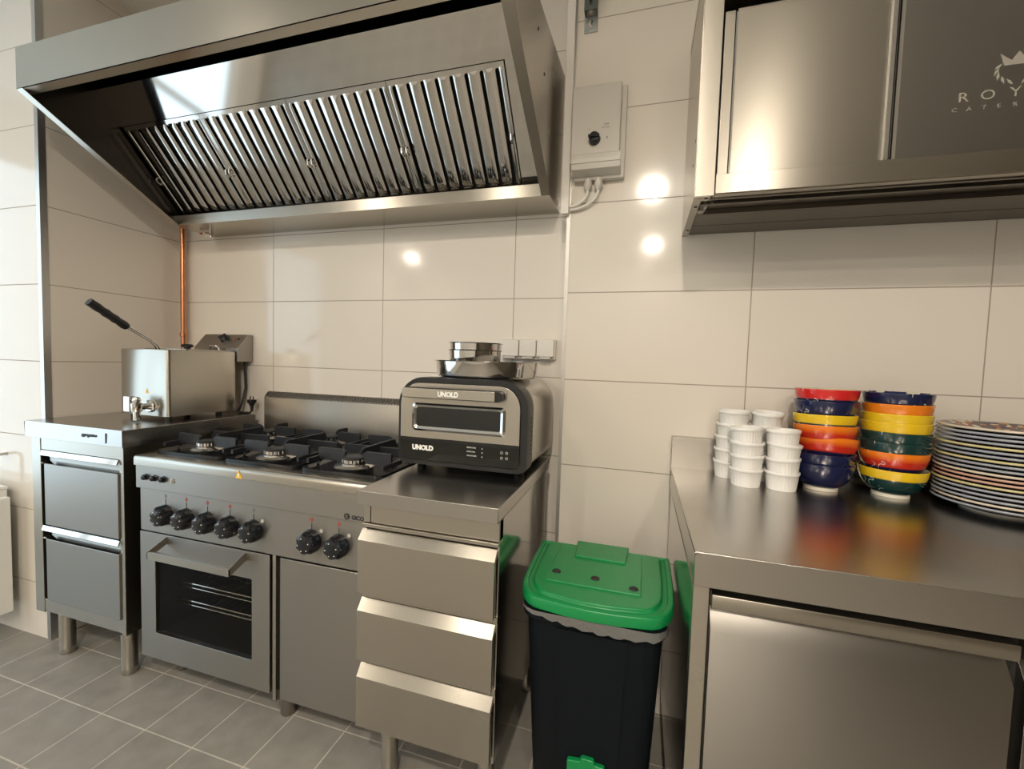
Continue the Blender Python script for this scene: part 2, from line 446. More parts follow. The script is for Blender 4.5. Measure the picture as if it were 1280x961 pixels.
# ================================================================== EXTRACTOR HOOD
HL, HR, HYF, HZL, HZT, HYT, HZB, HZK = 0.221, 1.973, -0.703, 2.087, 2.222, -0.189, 1.80, 2.299
hood = thing('extractor_hood', ((HL + HR) / 2, 0, HZB), 'long stainless steel wall extractor hood with slanted row of baffle filters above the range', 'extractor hood')
MB().box(HL, HR, HYF, HYF + 0.002, HZL, HZT).box(HL, HR, HYF, HYF + 0.034, HZL, HZL + 0.002).build('front_panel', M_ST, hood)
prof = [(0, HZB - 0.012), (0, HZK), (HYF + 0.001, HZT), (HYF + 0.001, HZL), (HYT, HZB - 0.012)]
lip_in = [(-0.003, HZB + 0.02), (-0.003, HZK - 0.004), (HYF + 0.045, HZT), (HYF + 0.045, HZL + 0.012), (HYT + 0.01, HZB + 0.016)]
MB().prism([(HYF + 0.004, HZT - 0.002), (-0.004, HZK - 0.003), (-0.004, HZK - 0.005), (HYF + 0.004, HZT - 0.004)], 'x', HL + 0.002, HR - 0.002).build('shade_liner', M_ST_SHADE, hood)  # dark sheets standing for the shade inside the hood
MB().box(HL + 0.002, HR - 0.002, HYF + 0.0022, HYF + 0.0035, HZL + 0.0025, HZT - 0.006).build('shade_liner', M_ST_SHADE, hood)
for xa, xb, xi in ((HL - 0.0005, HL + 0.0015, HL + 0.03), (HR - 0.0015, HR + 0.0005, HR - 0.03)):
    e = MB(); e.prism(prof, 'x', xa, xb)
    # folded flange along the slanted edge
    d = Vector((HYT - HYF, HZB - 0.012 - HZL)).normalized(); nrm = Vector((-d.y, d.x))
    q = [(HYF, HZL), (HYT, HZB - 0.012), (HYT + nrm.x * 0.002, HZB - 0.012 + nrm.y * 0.002), (HYF + nrm.x * 0.002, HZL + nrm.y * 0.002)]
    MB().prism(q, 'x', min(xa, xi), max(xb, xi)).build('edge_flange', M_ST, hood)
    e.build('end_panel', M_ST_SHADE if xa < 1 else M_ST, hood)  # left panel carries the inner shade in its colour
MB().prism([(HYF, HZT), (0, HZK), (0, HZK + 0.002), (HYF, HZT + 0.002)], 'x', HL, HR).build('top_panel', M_ST, hood)
MB().box(HL, HR, -0.002, 0, HZB, HZK).build('back_panel', M_ST_DARK, hood)
tr = MB(); tr.box(HL + 0.002, HR - 0.002, HYT, -0.002, HZB - 0.012, HZB - 0.010)
tr.box(HL + 0.002, HR - 0.002, HYT, HYT + 0.002, HZB - 0.010, HZB + 0.030).box(HL + 0.002, HR - 0.002, HYT + 0.002, HYT + 0.016, HZB + 0.028, HZB + 0.030)
tr.build('drip_tray', M_ST, hood)
# the slanted back of the hood: plain polished plate over the filters
e2 = Vector((0, -0.660, 0.751)); e1 = Vector((1, 0, 0)); en = Vector((0, -0.751, -0.660))
PB = Vector((0, -0.127, 1.820))
def slant(x, s, h=0.0): return tuple(Vector((x, 0, 0)) + PB + e2 * s + en * h)
plate = MB()
vs = [slant(HL + 0.002, 0.402, 0), slant(HR - 0.002, 0.402, 0), slant(HR - 0.002, 0.530, 0), slant(HL + 0.002, 0.530, 0)]
vs2 = [tuple(Vector(v) - en * 0.002) for v in vs]
plate.add(vs + vs2, [(0, 1, 2, 3), (7, 6, 5, 4), (0, 4, 5, 1), (1, 5, 6, 2), (2, 6, 7, 3), (3, 7, 4, 0)])
plate.build('slanted_plate', M_ST_MIR, hood)
for a, b_ in ((1.864, HR - 0.002),):
    sidef = MB()
    vs = [slant(a, 0.0), slant(b_, 0.0), slant(b_, 0.402), slant(a, 0.402)]
    sidef.add(vs + [tuple(Vector(v) - en * 0.002) for v in vs], [(0, 1, 2, 3), (7, 6, 5, 4), (0, 4, 5, 1), (1, 5, 6, 2), (2, 6, 7, 3), (3, 7, 4, 0)])
sidef.build('filler_plate', M_ST_MIR, hood)
# baffle filters
FW, FH, SW = 0.405, 0.367, 0.0130
def filter_mesh():
    cu = bpy.data.curves.new('f', 'CURVE'); cu.dimensions = '2D'; cu.fill_mode = 'BOTH'; cu.extrude = 0.001
    def poly(pts):
        sp = cu.splines.new('POLY'); sp.points.add(len(pts) - 1)
        for p, q in zip(sp.points, pts): p.co = (q[0], q[1], 0, 1)
        sp.use_cyclic_u = True
    poly([(0, 0), (FW, 0), (FW, FH), (0, FH)])
    for k in range(8):
        cx = 0.0245 + k * 0.0510
        poly(arc(cx, FH - 0.022, SW / 2, 0, PI, 8) + arc(cx, 0.016, SW / 2, PI, 2 * PI, 8))
    o = bpy.data.objects.new('f', cu); C.objects.link(o)
    me = bpy.data.meshes.new_from_object(o); bpy.data.objects.remove(o); bpy.data.curves.remove(cu)
    mb = MB()
    mb.add([v.co for v in me.vertices], [list(p.vertices) for p in me.polygons])
    bpy.data.meshes.remove(me)
    # raised rounded slats between the slots, and a turned-in lip round each slot
    for k in range(9):
        a = 0.0245 + (k - 1) * 0.0510 + SW / 2 if k else 0.004
        b_ = 0.0245 + k * 0.0510 - SW / 2 if k < 8 else FW - 0.004
        n = 8; rows = []
        for yy, hs in ((0.010, 0.0), (0.022, 1.0), (FH - 0.028, 1.0), (FH - 0.014, 0.0)):
            rows.append([(a + (b_ - a) * i / n, yy, 0.0012 + 0.0045 * hs * math.sin(PI * i / n) ** 0.7) for i in range(n + 1)])
        vs = [p for r in rows for p in r]; fs = []
        for r in range(3):
            for i in range(n):
                q = r * (n + 1) + i; fs.append((q, q + 1, q + n + 2, q + n + 1))
        mb.add(vs, fs)
    # box behind, back sheet dark to stand for shade in the slots
    mb.box(0, FW, 0, FH, -0.030, -0.028, 1)
    for a, b_ in ((0, 0.002), (FW - 0.002, FW)): mb.box(a, b_, 0, FH, -0.03, -0.001)
    for a, b_ in ((0, 0.002), (FH - 0.002, FH)): mb.box(0, FW, a, b_, -0.03, -0.001)
    for k in range(8):
        cx = 0.0245 + k * 0.0510
        for sg in (-1, 1): mb.box(cx + sg * (SW / 2 + 0.0005) - 0.0004, cx + sg * (SW / 2 + 0.0005) + 0.0004, 0.016, FH - 0.022, -0.012, 0.0005)
    return mb
fm = filter_mesh()
B4 = Matrix(((1, 0, 0, 0), (0, e2.y, en.y, 0), (0, e2.z, en.z, 0), (0, 0, 0, 1)))
for k in range(4):
    m2 = MB(); off = Vector((0.2350 + k * 0.4070, 0, 0)) + PB + e2 * 0.033 + en * 0.004
    m2.v = [tuple(Vector((v[0], v[1] * e2.y + v[2] * en.y, v[1] * e2.z + v[2] * en.z)) + off) for v in fm.v]
    m2.f, m2.mi = fm.f, fm.mi
    fo = m2.build('baffle_filter', [M_ST_MIR, M_DARK], hood, angle=50, recalc=False)
    for hx in (0.008, FW - 0.008):
        h = MB()
        c0 = Vector((0.2350 + k * 0.4070 + hx, 0, 0)) + PB + e2 * 0.19
        pts = [c0 + e2 * 0.012 + en * 0.004, c0 + e2 * 0.012 + en * 0.018, c0 + en * 0.026, c0 - e2 * 0.012 + en * 0.018, c0 - e2 * 0.012 + en * 0.004]
        h.tube([tuple(p) for p in pts], 0.0045, 10)
        h.build('pull_handle', M_CHROME, fo)
# little drain tap under the left end of the tray
dv = MB(); dv.tube([(0.335, -0.10, HZB - 0.012), (0.335, -0.10, HZB - 0.045)], 0.009, 12).tube([(0.335, -0.10, HZB - 0.036), (0.335, -0.135, HZB - 0.04)], 0.008, 12)
dv = dv.build('drain_tap', M_CHROME, hood)
MB().box(0.268, 0.335, -0.106, -0.094, HZB - 0.030, HZB - 0.022).build('tap_lever', M_RED, dv, bevel=0.002)
for (yy, zz) in ((-0.42, 2.17), (-0.33, 2.10)):
    sc_ = MB().lathe([(0, 0.0015), (0.004, 0.0015), (0.005, 0), (0, 0)], (HR + 0.0005, yy, zz), 12, axis=(1, 0, 0))
    sc_.build('rivet', M_DARK, hood)

# ================================================================== COPPER PIPE, SWITCH BOX, TRUNKING, STRUT, SOCKETS
cp = MB().tube([(0.062, -0.032, 0.35), (0.062, -0.032, 2.70)], 0.0125, 20)
cp.lathe([(0.0125, -0.012), (0.016, -0.010), (0.016, 0.010), (0.0125, 0.012)], (0.062, -0.032, 1.30), 20)
for zz in (0.6, 2.4): cp.box(0.046, 0.078, -0.034, 0.0, zz - 0.008, zz + 0.008)
cp = cp.build('copper_pipe', M_COPPER)
tag(rebase(cp, (0.062, -0.032, 0.35)), 'upright copper pipe in the tiled corner behind the deep fryer', 'pipe')

sb = thing('fan_switch_box', (2.125, YR, 1.99), 'light grey wall switch box with black rotary knob beside the hood', 'switch box')
MB().box(2.046, 2.216, YR - 0.028, YR - 0.0005, 1.843, 2.144).build('back_box', M_GREY_P, sb, bevel=0.004)
cv = MB(); cv.prism([(YR - 0.0285, 1.868), (YR - 0.076, 1.880), (YR - 0.076, 2.122), (YR - 0.072, 2.130), (YR - 0.0285, 2.136)], 'x', 2.041, 2.200)
cv.build('cover', M_GREY_P, sb, bevel=0.004)
flp = MB(); flp.prism([(YR - 0.0285, 1.852), (YR - 0.070, 1.862), (YR - 0.079, 1.905), (YR - 0.0765, 1.910), (YR - 0.0765, 1.880), (YR - 0.0285, 1.866)], 'x', 2.043, 2.205)
flp.build('bottom_flap', M_GREY_P, sb, bevel=0.002)
kn = MB().lathe([(0, 0.024), (0.015, 0.023), (0.017, 0.019), (0.019, 0.003), (0.020, 0), (0, 0)], (2.119, YR - 0.076, 1.952), 32, axis=(0, -1, 0))
kn.box(2.101, 2.137, YR - 0.106, YR - 0.096, 1.948, 1.956)
kn.build('rotary_knob', M_BLACK_GL, sb, bevel=0.001)
tx = text('printed_scale', 'OFF', 0.009, (2.148, YR - 0.0765, 1.994), M_GREY_INK, sb, ext=0.0002)
text('printed_scale', '230V 50Hz', 0.006, (2.140, YR - 0.0765, 1.985), M_GREY_INK, sb, ext=0.0002)
text('printed_scale', 'I', 0.010, (2.098, YR - 0.0765, 1.984), M_GREY_INK, sb, ext=0.0002)
text('printed_scale', '0', 0.012, (2.156, YR - 0.0765, 1.950), M_BLK_INK, sb, ext=0.0002)
for gx in (2.096, 2.132):
    MB().lathe([(0, 0.004), (0.012, 0.004), (0.012, -0.008), (0.014, -0.009), (0.014, -0.02), (0.010, -0.026), (0.007, -0.034), (0, -0.034)], (gx, YR - 0.022, 1.843), 16).build('cable_gland', M_GREY_P, sb)
for gx, dz, hx in ((2.096, 0.0, 2.034), (2.132, -0.012, 2.034)):
    pts = []
    for k in range(13):
        t = k / 12 * PI / 2
        pts.append((hx + (gx - hx) * math.cos(t), YR - 0.022 + 0.008 * k / 12, 1.808 - (0.045 - dz) * math.sin(t)))
    MB().tube([(gx, YR - 0.022, 1.825)] + pts, 0.0048, 10).build('cable', M_WHITE_P, sb)
tk = MB().box(2.004, 2.032, YR - 0.024, YR - 0.003, 1.737, CEIL - 0.001).build('cable_trunking', M_WHITE_P, bevel=0.002)
tag(rebase(tk, (2.018, YR - 0.003, 1.737)), 'narrow white cable trunking running up the tiled corner by the hood', 'trunking')

ss = thing('steel_strut', (2.083, YR, 2.348), 'perforated galvanised steel strut on the tile above the grey switch box', 'bracket')
p_ = MB().box(2.060, 2.106, YR - 0.006, YR - 0.0005, 2.348, 2.400); p_.build('foot_plate', M_ZINC, ss, bevel=0.001)
MB().lathe([(0, 0.010), (0.006, 0.010), (0.009, 0.007), (0.009, 0.002), (0.013, 0.0015), (0.013, 0), (0, 0)], (2.080, YR - 0.006, 2.374), 6, axis=(0, -1, 0)).build('bolt', M_CHROME, ss)
st = MB(); slo = [(2.064, 2.400), (2.102, 2.400), (2.102, CEIL - 0.001), (2.064, CEIL - 0.001)]
cu_z = [2.425 + 0.045 * k for k in range(7)]
st.box(2.062, 2.065, YR - 0.034, YR - 0.0005, 2.400, CEIL - 0.001).box(2.101, 2.104, YR - 0.034, YR - 0.0005, 2.400, CEIL - 0.001)
st.box(2.065, 2.078, YR - 0.034, YR - 0.031, 2.400, CEIL - 0.001).box(2.088, 2.101, YR - 0.034, YR - 0.031, 2.400, CEIL - 0.001)
for a in [2.400] + [z + 0.014 for z in cu_z]:
    b_ = min(a + 0.028 if a > 2.4 else 2.416, CEIL - 0.001)
    if b_ > a: st.box(2.078, 2.088, YR - 0.034, YR - 0.031, a, b_)
st.build('channel', M_ZINC_SHADE, ss)

so = thing('socket_outlet', (1.872, 0, 1.226), 'white triple wall socket with hinged covers behind the pizza oven', 'socket')
MB().box(1.764, 1.980, -0.022, -0.0005, 1.226, 1.304).build('housing', M_WHITE_P, so, bevel=0.003)
for k in range(3):
    x0 = 1.768 + k * 0.0705
    c_ = MB().box(x0, x0 + 0.067, -0.038, -0.0225, 1.236, 1.302); c_.build('hinged_cover', M_WHITE_P, so, bevel=0.004)
    MB().box(x0 + 0.012, x0 + 0.055, -0.042, -0.0225, 1.2275, 1.2355).build('hinge', M_GREY_P, so, bevel=0.001)

# ================================================================== RADIATOR at the far left
rd = thing('radiator', (-0.62, -0.6, 0.09), 'white panel radiator on the tiled wall at the left edge', 'radiator')
pn = MB().box(-1.10, -0.205, -0.655, -0.640, 0.095, 0.620).box(-1.10, -0.205, -0.585, -0.572, 0.095, 0.620)
for k in range(15):
    xx = -1.07 + k * 0.064; pn.prism([(xx, -0.640), (xx + 0.03, -0.640), (xx + 0.03, -0.585), (xx, -0.585)], 'z', 0.12, 0.60)
pn.build('heating_panel', M_RAD, rd, bevel=0.004)
MB().box(-1.105, -0.201, -0.660, -0.566, 0.6205, 0.634).build('top_grille', M_RAD, rd, bevel=0.003)
MB().box(-0.2045, -0.201, -0.656, -0.570, 0.100, 0.620).build('side_cover', M_RAD, rd, bevel=0.001)
MB().tube([(-0.245, -0.58, 0.634), (-0.245, -0.58, 0.735), (-0.248, -0.575, 0.755), (-0.258, -0.565, 0.760), (-0.258, -0.5415, 0.760)], 0.006, 10).build('supply_pipe', M_ALU, rd)
for xx in (-1.0, -0.32): MB().box(xx, xx + 0.03, -0.572, -0.5415, 0.2, 0.5).build('bracket', M_RAD, rd)

# ================================================================== common steel pieces
def leg(x, y, ztop, parent, r=0.024):
    m = MB().lathe([(0, 0), (r * 0.92, 0), (r, 0.004), (r, 0.028), (r * 0.96, 0.031), (r * 0.96, ztop), (0, ztop)], (x, y, 0), 24)
    return m.build('leg', M_ST, parent)

# ================================================================== LEFT DRAWER COUNTER (under the fryer)
LX0, LX1, LYF, LYB, LZ = 0.006, 0.548, -0.607, -0.055, 0.927
lc = thing('drawer_counter', (0.277, -0.33, 0), 'stainless steel counter with two wide drawers in the left corner under the fryer', 'counter')
wt = MB()
wt.box(LX0, LX1, LYF, LYB, LZ - 0.003, LZ).box(LX0, LX1, LYF, LYF + 0.003, LZ - 0.062, LZ - 0.003).box(LX1 - 0.003, LX1, LYF + 0.003, LYB, LZ - 0.062, LZ - 0.003)
wt.box(LX0, LX0 + 0.003, LYF + 0.003, LYB, LZ - 0.062, LZ - 0.003).box(LX0 + 0.003, LX1 - 0.003, LYB - 0.003, LYB, LZ - 0.062, LZ - 0.003).box(LX0 + 0.003, LX1 - 0.003, LYF + 0.003, LYB - 0.003, LZ - 0.062, LZ - 0.059)
wt = wt.build('worktop', M_ST_TOP, lc, bevel=0.0012)
text('badge_lettering', 'ggmgastro', 0.017, (0.335, LYF - 0.0006, LZ - 0.034), M_BLK_INK, wt, sx=1.15, off=0.0005)
MB().box(0.462, 0.4665, LYF - 0.0012, LYF - 0.0002, LZ - 0.052, LZ - 0.016).build('badge_bar', M_BLK_INK, wt)
bx0, bx1, by, bz0, bz1 = 0.010, 0.524, -0.590, 0.158, LZ - 0.0625
fr = MB()
fr.box(bx0, 0.062, by, LYB, bz0, bz1).box(0.503, bx1, by, LYB, bz0, bz1)
fr.box(0.0622, 0.5028, by + 0.002, LYB, 0.815, bz1).box(0.0622, 0.5028, by + 0.002, LYB, bz0 + 0.005, 0.214).box(0.0622, 0.5028, by + 0.16, LYB, 0.2142, 0.8148)
fr.build('cabinet_frame', M_ST, lc, bevel=0.0015)
for (z0, z1) in ((0.5225, 0.8145), (0.2165, 0.5165)):
    dr = MB()
    dr.box(0.094, 0.5025, by - 0.006, by + 0.012, z0, z1 - 0.052)
    dr.box(0.094, 0.5025, by + 0.0122, by + 0.15, z0, z1 - 0.01)
    d_ = dr.build('drawer', M_ST_FRONT, lc, bevel=0.0015)
    gr = MB().prism([(by - 0.004, z1 - 0.0005), (by - 0.010, z1 - 0.018), (by - 0.008, z1 - 0.020), (by + 0.006, z1 - 0.003), (by + 0.0118, z1 - 0.0005)], 'x', 0.075, 0.5026)
    gr.prism([(by - 0.006, z1 - 0.0515), (by + 0.0118, z1 - 0.046), (by + 0.0118, z1 - 0.043), (by - 0.008, z1 - 0.049)], 'x', 0.078, 0.5026)
    gr.build('grip_channel', M_CHROME, d_)
for x, y in ((0.150, -0.565), (0.500, -0.565), (0.150, -0.10), (0.500, -0.10)): leg(x, y, bz0 + (0.006 if x < 0.3 else 0.0), lc, 0.026)

# ================================================================== DEEP FRYER on the left counter
FRZ = 0.0
fry = thing('deep_fryer', (0.477, -0.400, LZ), 'stainless steel table deep fryer with drain tap and rear control head', 'deep fryer', rz=FRZ)
# local frame: x 0 = right face, -0.34 = left face; y 0 = front face, +0.29 = back; z 0 = counter
FB, FT, FD, FWD = 0.020, 0.292, 0.308, 0.275
tk_ = MB()
fp = rrect(-FWD, 0, 0, FD, 0.012, 4)
inn = rrect(-FWD + 0.02, -0.02, 0.02, FD - 0.03, 0.02, 4)
tk_.loft([[(p[0], p[1], FB) for p in fp], [(p[0], p[1], FT - 0.004) for p in fp], [(p[0] * 0.985 - 0.0025, p[1] * 0.985 + 0.002, FT) for p in fp],
          [(p[0], p[1], FT) for p in inn], [(p[0], p[1], FT - 0.17) for p in inn]], caps=True)
tank = tk_.build('tank', M_ST, fry, local=True)
lid = MB().loft([[(p[0], p[1], FT + 0.001) for p in rrect(-FWD + 0.02, -0.004, 0.075, FD - 0.012, 0.012, 4)], [(p[0], p[1], FT + 0.006) for p in rrect(-FWD + 0.022, -0.006, 0.077, FD - 0.014, 0.012, 4)]])
ld_ = lid.build('lid', M_ST, fry, local=True)
MB().lathe([(0, 0.022), (0.018, 0.021), (0.023, 0.016), (0.021, 0.009), (0.013, 0.006), (0.013, 0), (0, 0)], (-0.05, 0.115, FT + 0.006), 24).build('lid_knob', M_BLACK, ld_, local=True)
hd = MB()
hx0, hx1, hy0, hy1, hz0, hz1, hzm = -0.268, 0.002, FD + 0.002, FD + 0.086, FT - 0.045, FT + 0.085, FT + 0.018
hd.prism([(hy0, hz0), (hy1, hz0), (hy1, hz1), (hy0 + 0.058, hz1), (hy0, hzm)], 'x', hx0, hx1)
head = hd.build('control_head', M_ST_FRONT, fry, bevel=0.0015, local=True)
sl = Vector((0, 0.058, hz1 - hzm)).normalized(); sn_ = Vector((0, -sl.z, sl.y))
kc = Vector((-0.118, hy0 + 0.038, hzm + 0.038 * (hz1 - hzm) / 0.058))
kb = MB().lathe([(0, 0.020), (0.013, 0.020), (0.017, 0.016), (0.021, 0.004), (0.023, 0), (0, 0)], tuple(kc), 24, axis=tuple(sn_))
kb.tube([tuple(kc + sn_ * 0.018 - Vector((0.016, 0, 0)) - sl * 0.008), tuple(kc + sn_ * 0.024 + Vector((0.016, 0, 0)) + sl * 0.008)], 0.006, 8)
kb.build('thermostat_knob', M_BLACK, head, local=True)
for dx, mm in ((0.062, M_RED), (0.086, M_BLACK)):
    MB().lathe([(0, 0.005), (0.004, 0.005), (0.006, 0), (0, 0)], tuple(kc + Vector((dx - 0.0, 0, 0))), 16, axis=tuple(sn_)).build('pilot_lamp', mm, head, local=True)
kc2 = Vector((-0.285 + 0.02, hy0 + 0.012, hzm + 0.012 * (hz1 - hzm) / 0.058))
# chrome latch in front of the head
MB().tube([(-0.150, FD - 0.012, FT + 0.006), (-0.138, FD - 0.018, FT + 0.026), (-0.098, FD - 0.018, FT + 0.026), (-0.086, FD - 0.012, FT + 0.006)], 0.005, 10).build('lid_latch', M_CHROME, fry, local=True)
for fx in (-0.24, -0.04):
    for fy in (0.03, 0.25):
        MB().lathe([(0, 0), (0.012, 0), (0.014, FB), (0, FB)], (fx, fy, 0), 16).build('foot', M_BLACK, fry, local=True)
# drain tap on the front face
tp = MB()
tcx, tcz = -0.098, 0.060
tp.lathe([(0, 0.010), (0.022, 0.010), (0.026, 0.006), (0.027, 0), (0, 0)], (tcx, 0, tcz), 24, axis=(0, -1, 0))
tp.tube([(tcx, -0.008, tcz), (tcx, -0.060, tcz)], [0.013, 0.012], 16)
tp.lathe([(0, -0.018), (0.017, -0.018), (0.019, -0.012), (0.019, 0.014), (0.014, 0.02), (0, 0.02)], (tcx, -0.052, tcz), 20)
tp.tube([(tcx, -0.052, tcz - 0.010), (tcx, -0.052, tcz - 0.052)], [0.012, 0.0125], 16)
tp.lathe([(0, 0.024), (0.010, 0.022), (0.015, 0.012), (0.015, 0.008), (0.010, 0.0), (0, 0)], (tcx, -0.052, tcz + 0.018), 20)
tp = tp.build('drain_tap', M_CHROME, fry, local=True)
MB().box(tcx - 0.060, tcx - 0.022, -0.064, -0.040, tcz - 0.022, tcz + 0.042).build('tap_lever', M_CHROME, tp, bevel=0.005, local=True)
MB().prism([(-0.128, 0.112), (-0.108, 0.112), (-0.118, 0.131)], 'y', -0.0008, -0.0001).build('warning_sticker', M_YELLOW_S, fry, local=True)
# flex down the back and the plug standing at the counter edge
cordp = [(-0.03, FD + 0.070, hz0), (-0.026, FD + 0.072, 0.12), (-0.035, FD + 0.058, 0.04), (-0.03, FD + 0.035, 0.007), (0.00, FD + 0.020, 0.005), (0.035, FD + 0.030, 0.005), (0.046, FD + 0.034, 0.006), (0.050, FD + 0.036, 0.018)]
MB().tube(cordp, 0.005, 10).build('power_cord', M_BLACK, fry, local=True)
pg = MB().lathe([(0, 0.0), (0.006, 0.0), (0.008, 0.022), (0.014, 0.038), (0.019, 0.042), (0.020, 0.056), (0, 0.056)], (0.051, FD + 0.037, 0.012), 20)
pg.tube([(0.042, FD + 0.037, 0.066), (0.042, FD + 0.037, 0.084)], 0.0026, 8).tube([(0.060, FD + 0.037, 0.066), (0.060, FD + 0.037, 0.084)], 0.0026, 8)
pg.build('power_plug', M_BLACK, fry, local=True)

bk = thing('fryer_basket', (0.375, -0.36, 1.20), 'wire fryer basket with black grip handle rising from the fryer', 'basket')
w_ = MB()
B0 = [(0.366, -0.378, 1.245), (0.384, -0.378, 1.245)]
for q in B0:
    w_.tube([(q[0], -0.335, 1.195), (q[0], -0.362, 1.215), (q[0], -0.376, 1.237), (q[0], -0.392, 1.252), (q[0] + 0.0, -0.485, 1.306)], 0.0026, 8)
w_.build('handle_wires', M_CHROME, bk)
gp = []
for k in range(13):
    t = k / 12
    gp.append((0.375, -0.478 - 0.122 * t, 1.302 + 0.082 * t))
MB().tube(gp, [0.0125 + 0.0035 * abs(math.sin(k * 1.15)) + 0.002 * (k > 10) - 0.003 * (k == 12) for k in range(13)], 14).build('grip', M_BLACK, bk)
bs = MB()
for k in range(8):
    zz = 1.065 + 0.018 * k
    bs.tube([(0.245, -0.335, zz), (0.435, -0.335, zz), (0.435, -0.20, zz), (0.245, -0.20, zz), (0.245, -0.335, zz)], 0.0012, 6)
for k in range(10):
    xx = 0.245 + 0.0211 * k; bs.tube([(xx, -0.335, 1.195), (xx, -0.335, 1.065), (xx, -0.20, 1.065), (xx, -0.20, 1.195)], 0.0012, 6)
bs.build('wire_mesh', M_CHROME, bk)

# ================================================================== GAS RANGE
RX0, RX1 = 0.580, 1.578
HOBZ = 0.842
rg = thing('gas_range', (1.08, -0.3, 0), 'wide stainless steel gas range with six burners, oven and black knobs', 'gas range')
hb = MB()
prof = [(-0.03, HOBZ), (-0.572, HOBZ)] + arc(-0.576, HOBZ - 0.016, 0.016, PI / 2, PI, 6) + [(-0.592, HOBZ - 0.036), (-0.584, HOBZ - 0.038), (-0.03, HOBZ - 0.038)]
hb.prism(prof, 'x', RX0, RX1)
hob = hb.build('hob_top', M_ST, rg, angle=50)
CAV = (0.632, 1.128, 0.165, 0.500)
ca = MB().box(RX0 + 0.004, CAV[0], -0.555, -0.03, 0.098, HOBZ - 0.0385).box(CAV[1], RX1 - 0.004, -0.555, -0.03, 0.098, HOBZ - 0.0385)
ca.box(CAV[0], CAV[1], -0.555, -0.03, 0.098, CAV[2]).box(CAV[0], CAV[1], -0.555, -0.03, CAV[3], HOBZ - 0.0385).box(CAV[0], CAV[1], -0.12, -0.03, CAV[2], CAV[3])
ca.build('carcass', M_ST_DARK, rg)
M_CAV = mat('dark_oven_enamel', (0.020, 0.019, 0.018), 0.35)
cl_ = MB().box(CAV[0] + 0.0005, CAV[0] + 0.002, -0.553, -0.1205, CAV[2] + 0.0005, CAV[3] - 0.0005).box(CAV[1] - 0.002, CAV[1] - 0.0005, -0.553, -0.1205, CAV[2] + 0.0005, CAV[3] - 0.0005)
cl_.box(CAV[0] + 0.002, CAV[1] - 0.002, -0.553, -0.1205, CAV[2] + 0.0005, CAV[2] + 0.002).box(CAV[0] + 0.002, CAV[1] - 0.002, -0.553, -0.1205, CAV[3] - 0.002, CAV[3] - 0.0005).box(CAV[0] + 0.002, CAV[1] - 0.002, -0.1225, -0.1205, CAV[2] + 0.002, CAV[3] - 0.002)
cl_.build('oven_cavity', M_CAV, rg)
up_ = MB().box(RX0, RX1, -0.586, -0.556, 0.7225, HOBZ - 0.0385).build('upper_fascia', M_ST_FRONT, rg, bevel=0.002)
kp = MB().box(RX0 + 0.006, RX1, -0.576, -0.556, 0.566, 0.7215).build('knob_fascia', M_ST_FRONT, rg, bevel=0.002)
text('maker_lettering', 'GICO', 0.017, (1.489, -0.5864, 0.7285), M_BLK_INK, up_, off=0.0006)
lg = MB(); frame_ring(lg, [(1.472 + 0.0095 * math.cos(t), 0.735 + 0.0095 * math.sin(t)) for t in [k * PI / 12 for k in range(24)]],
                      [(1.472 + 0.0055 * math.cos(t), 0.735 + 0.0055 * math.sin(t)) for t in [k * PI / 12 for k in range(24)]], 'y', -0.587, -0.5862)
lg.box(1.471, 1.478, -0.587, -0.5862, 0.733, 0.7365)
lg.build('maker_logo', M_BLK_INK, up_)
for k, dx in enumerate((0.632, 0.674, 0.717)):
    MB().lathe([(0, 0.014), (0.008, 0.013), (0.010, 0.009), (0.008, 0.004), (0.012, 0.002), (0.012, 0), (0, 0)], (dx, -0.586, 0.766), 16, axis=(0, -1, 0)).build('push_button', M_BLACK_GL, up_)
MB().lathe([(0, 0.006), (0.004, 0.006), (0.006, 0.003), (0.009, 0.003), (0.010, 0), (0, 0)], (0.760, -0.586, 0.765), 16, axis=(0, -1, 0)).build('pilot_lamp', M_CHROME, up_)
wsx = 1.062
MB().prism([(wsx - 0.014, 0.808), (wsx + 0.014, 0.808), (wsx, 0.834)], 'y', -0.5935, -0.5922).build('warning_sticker', M_YELLOW_S, hob)
MB().prism([(wsx - 0.0022, 0.812), (wsx + 0.0022, 0.812), (wsx + 0.003, 0.824), (wsx - 0.003, 0.824)], 'y', -0.5942, -0.5936).build('warning_mark', M_WHITE_INK, hob)
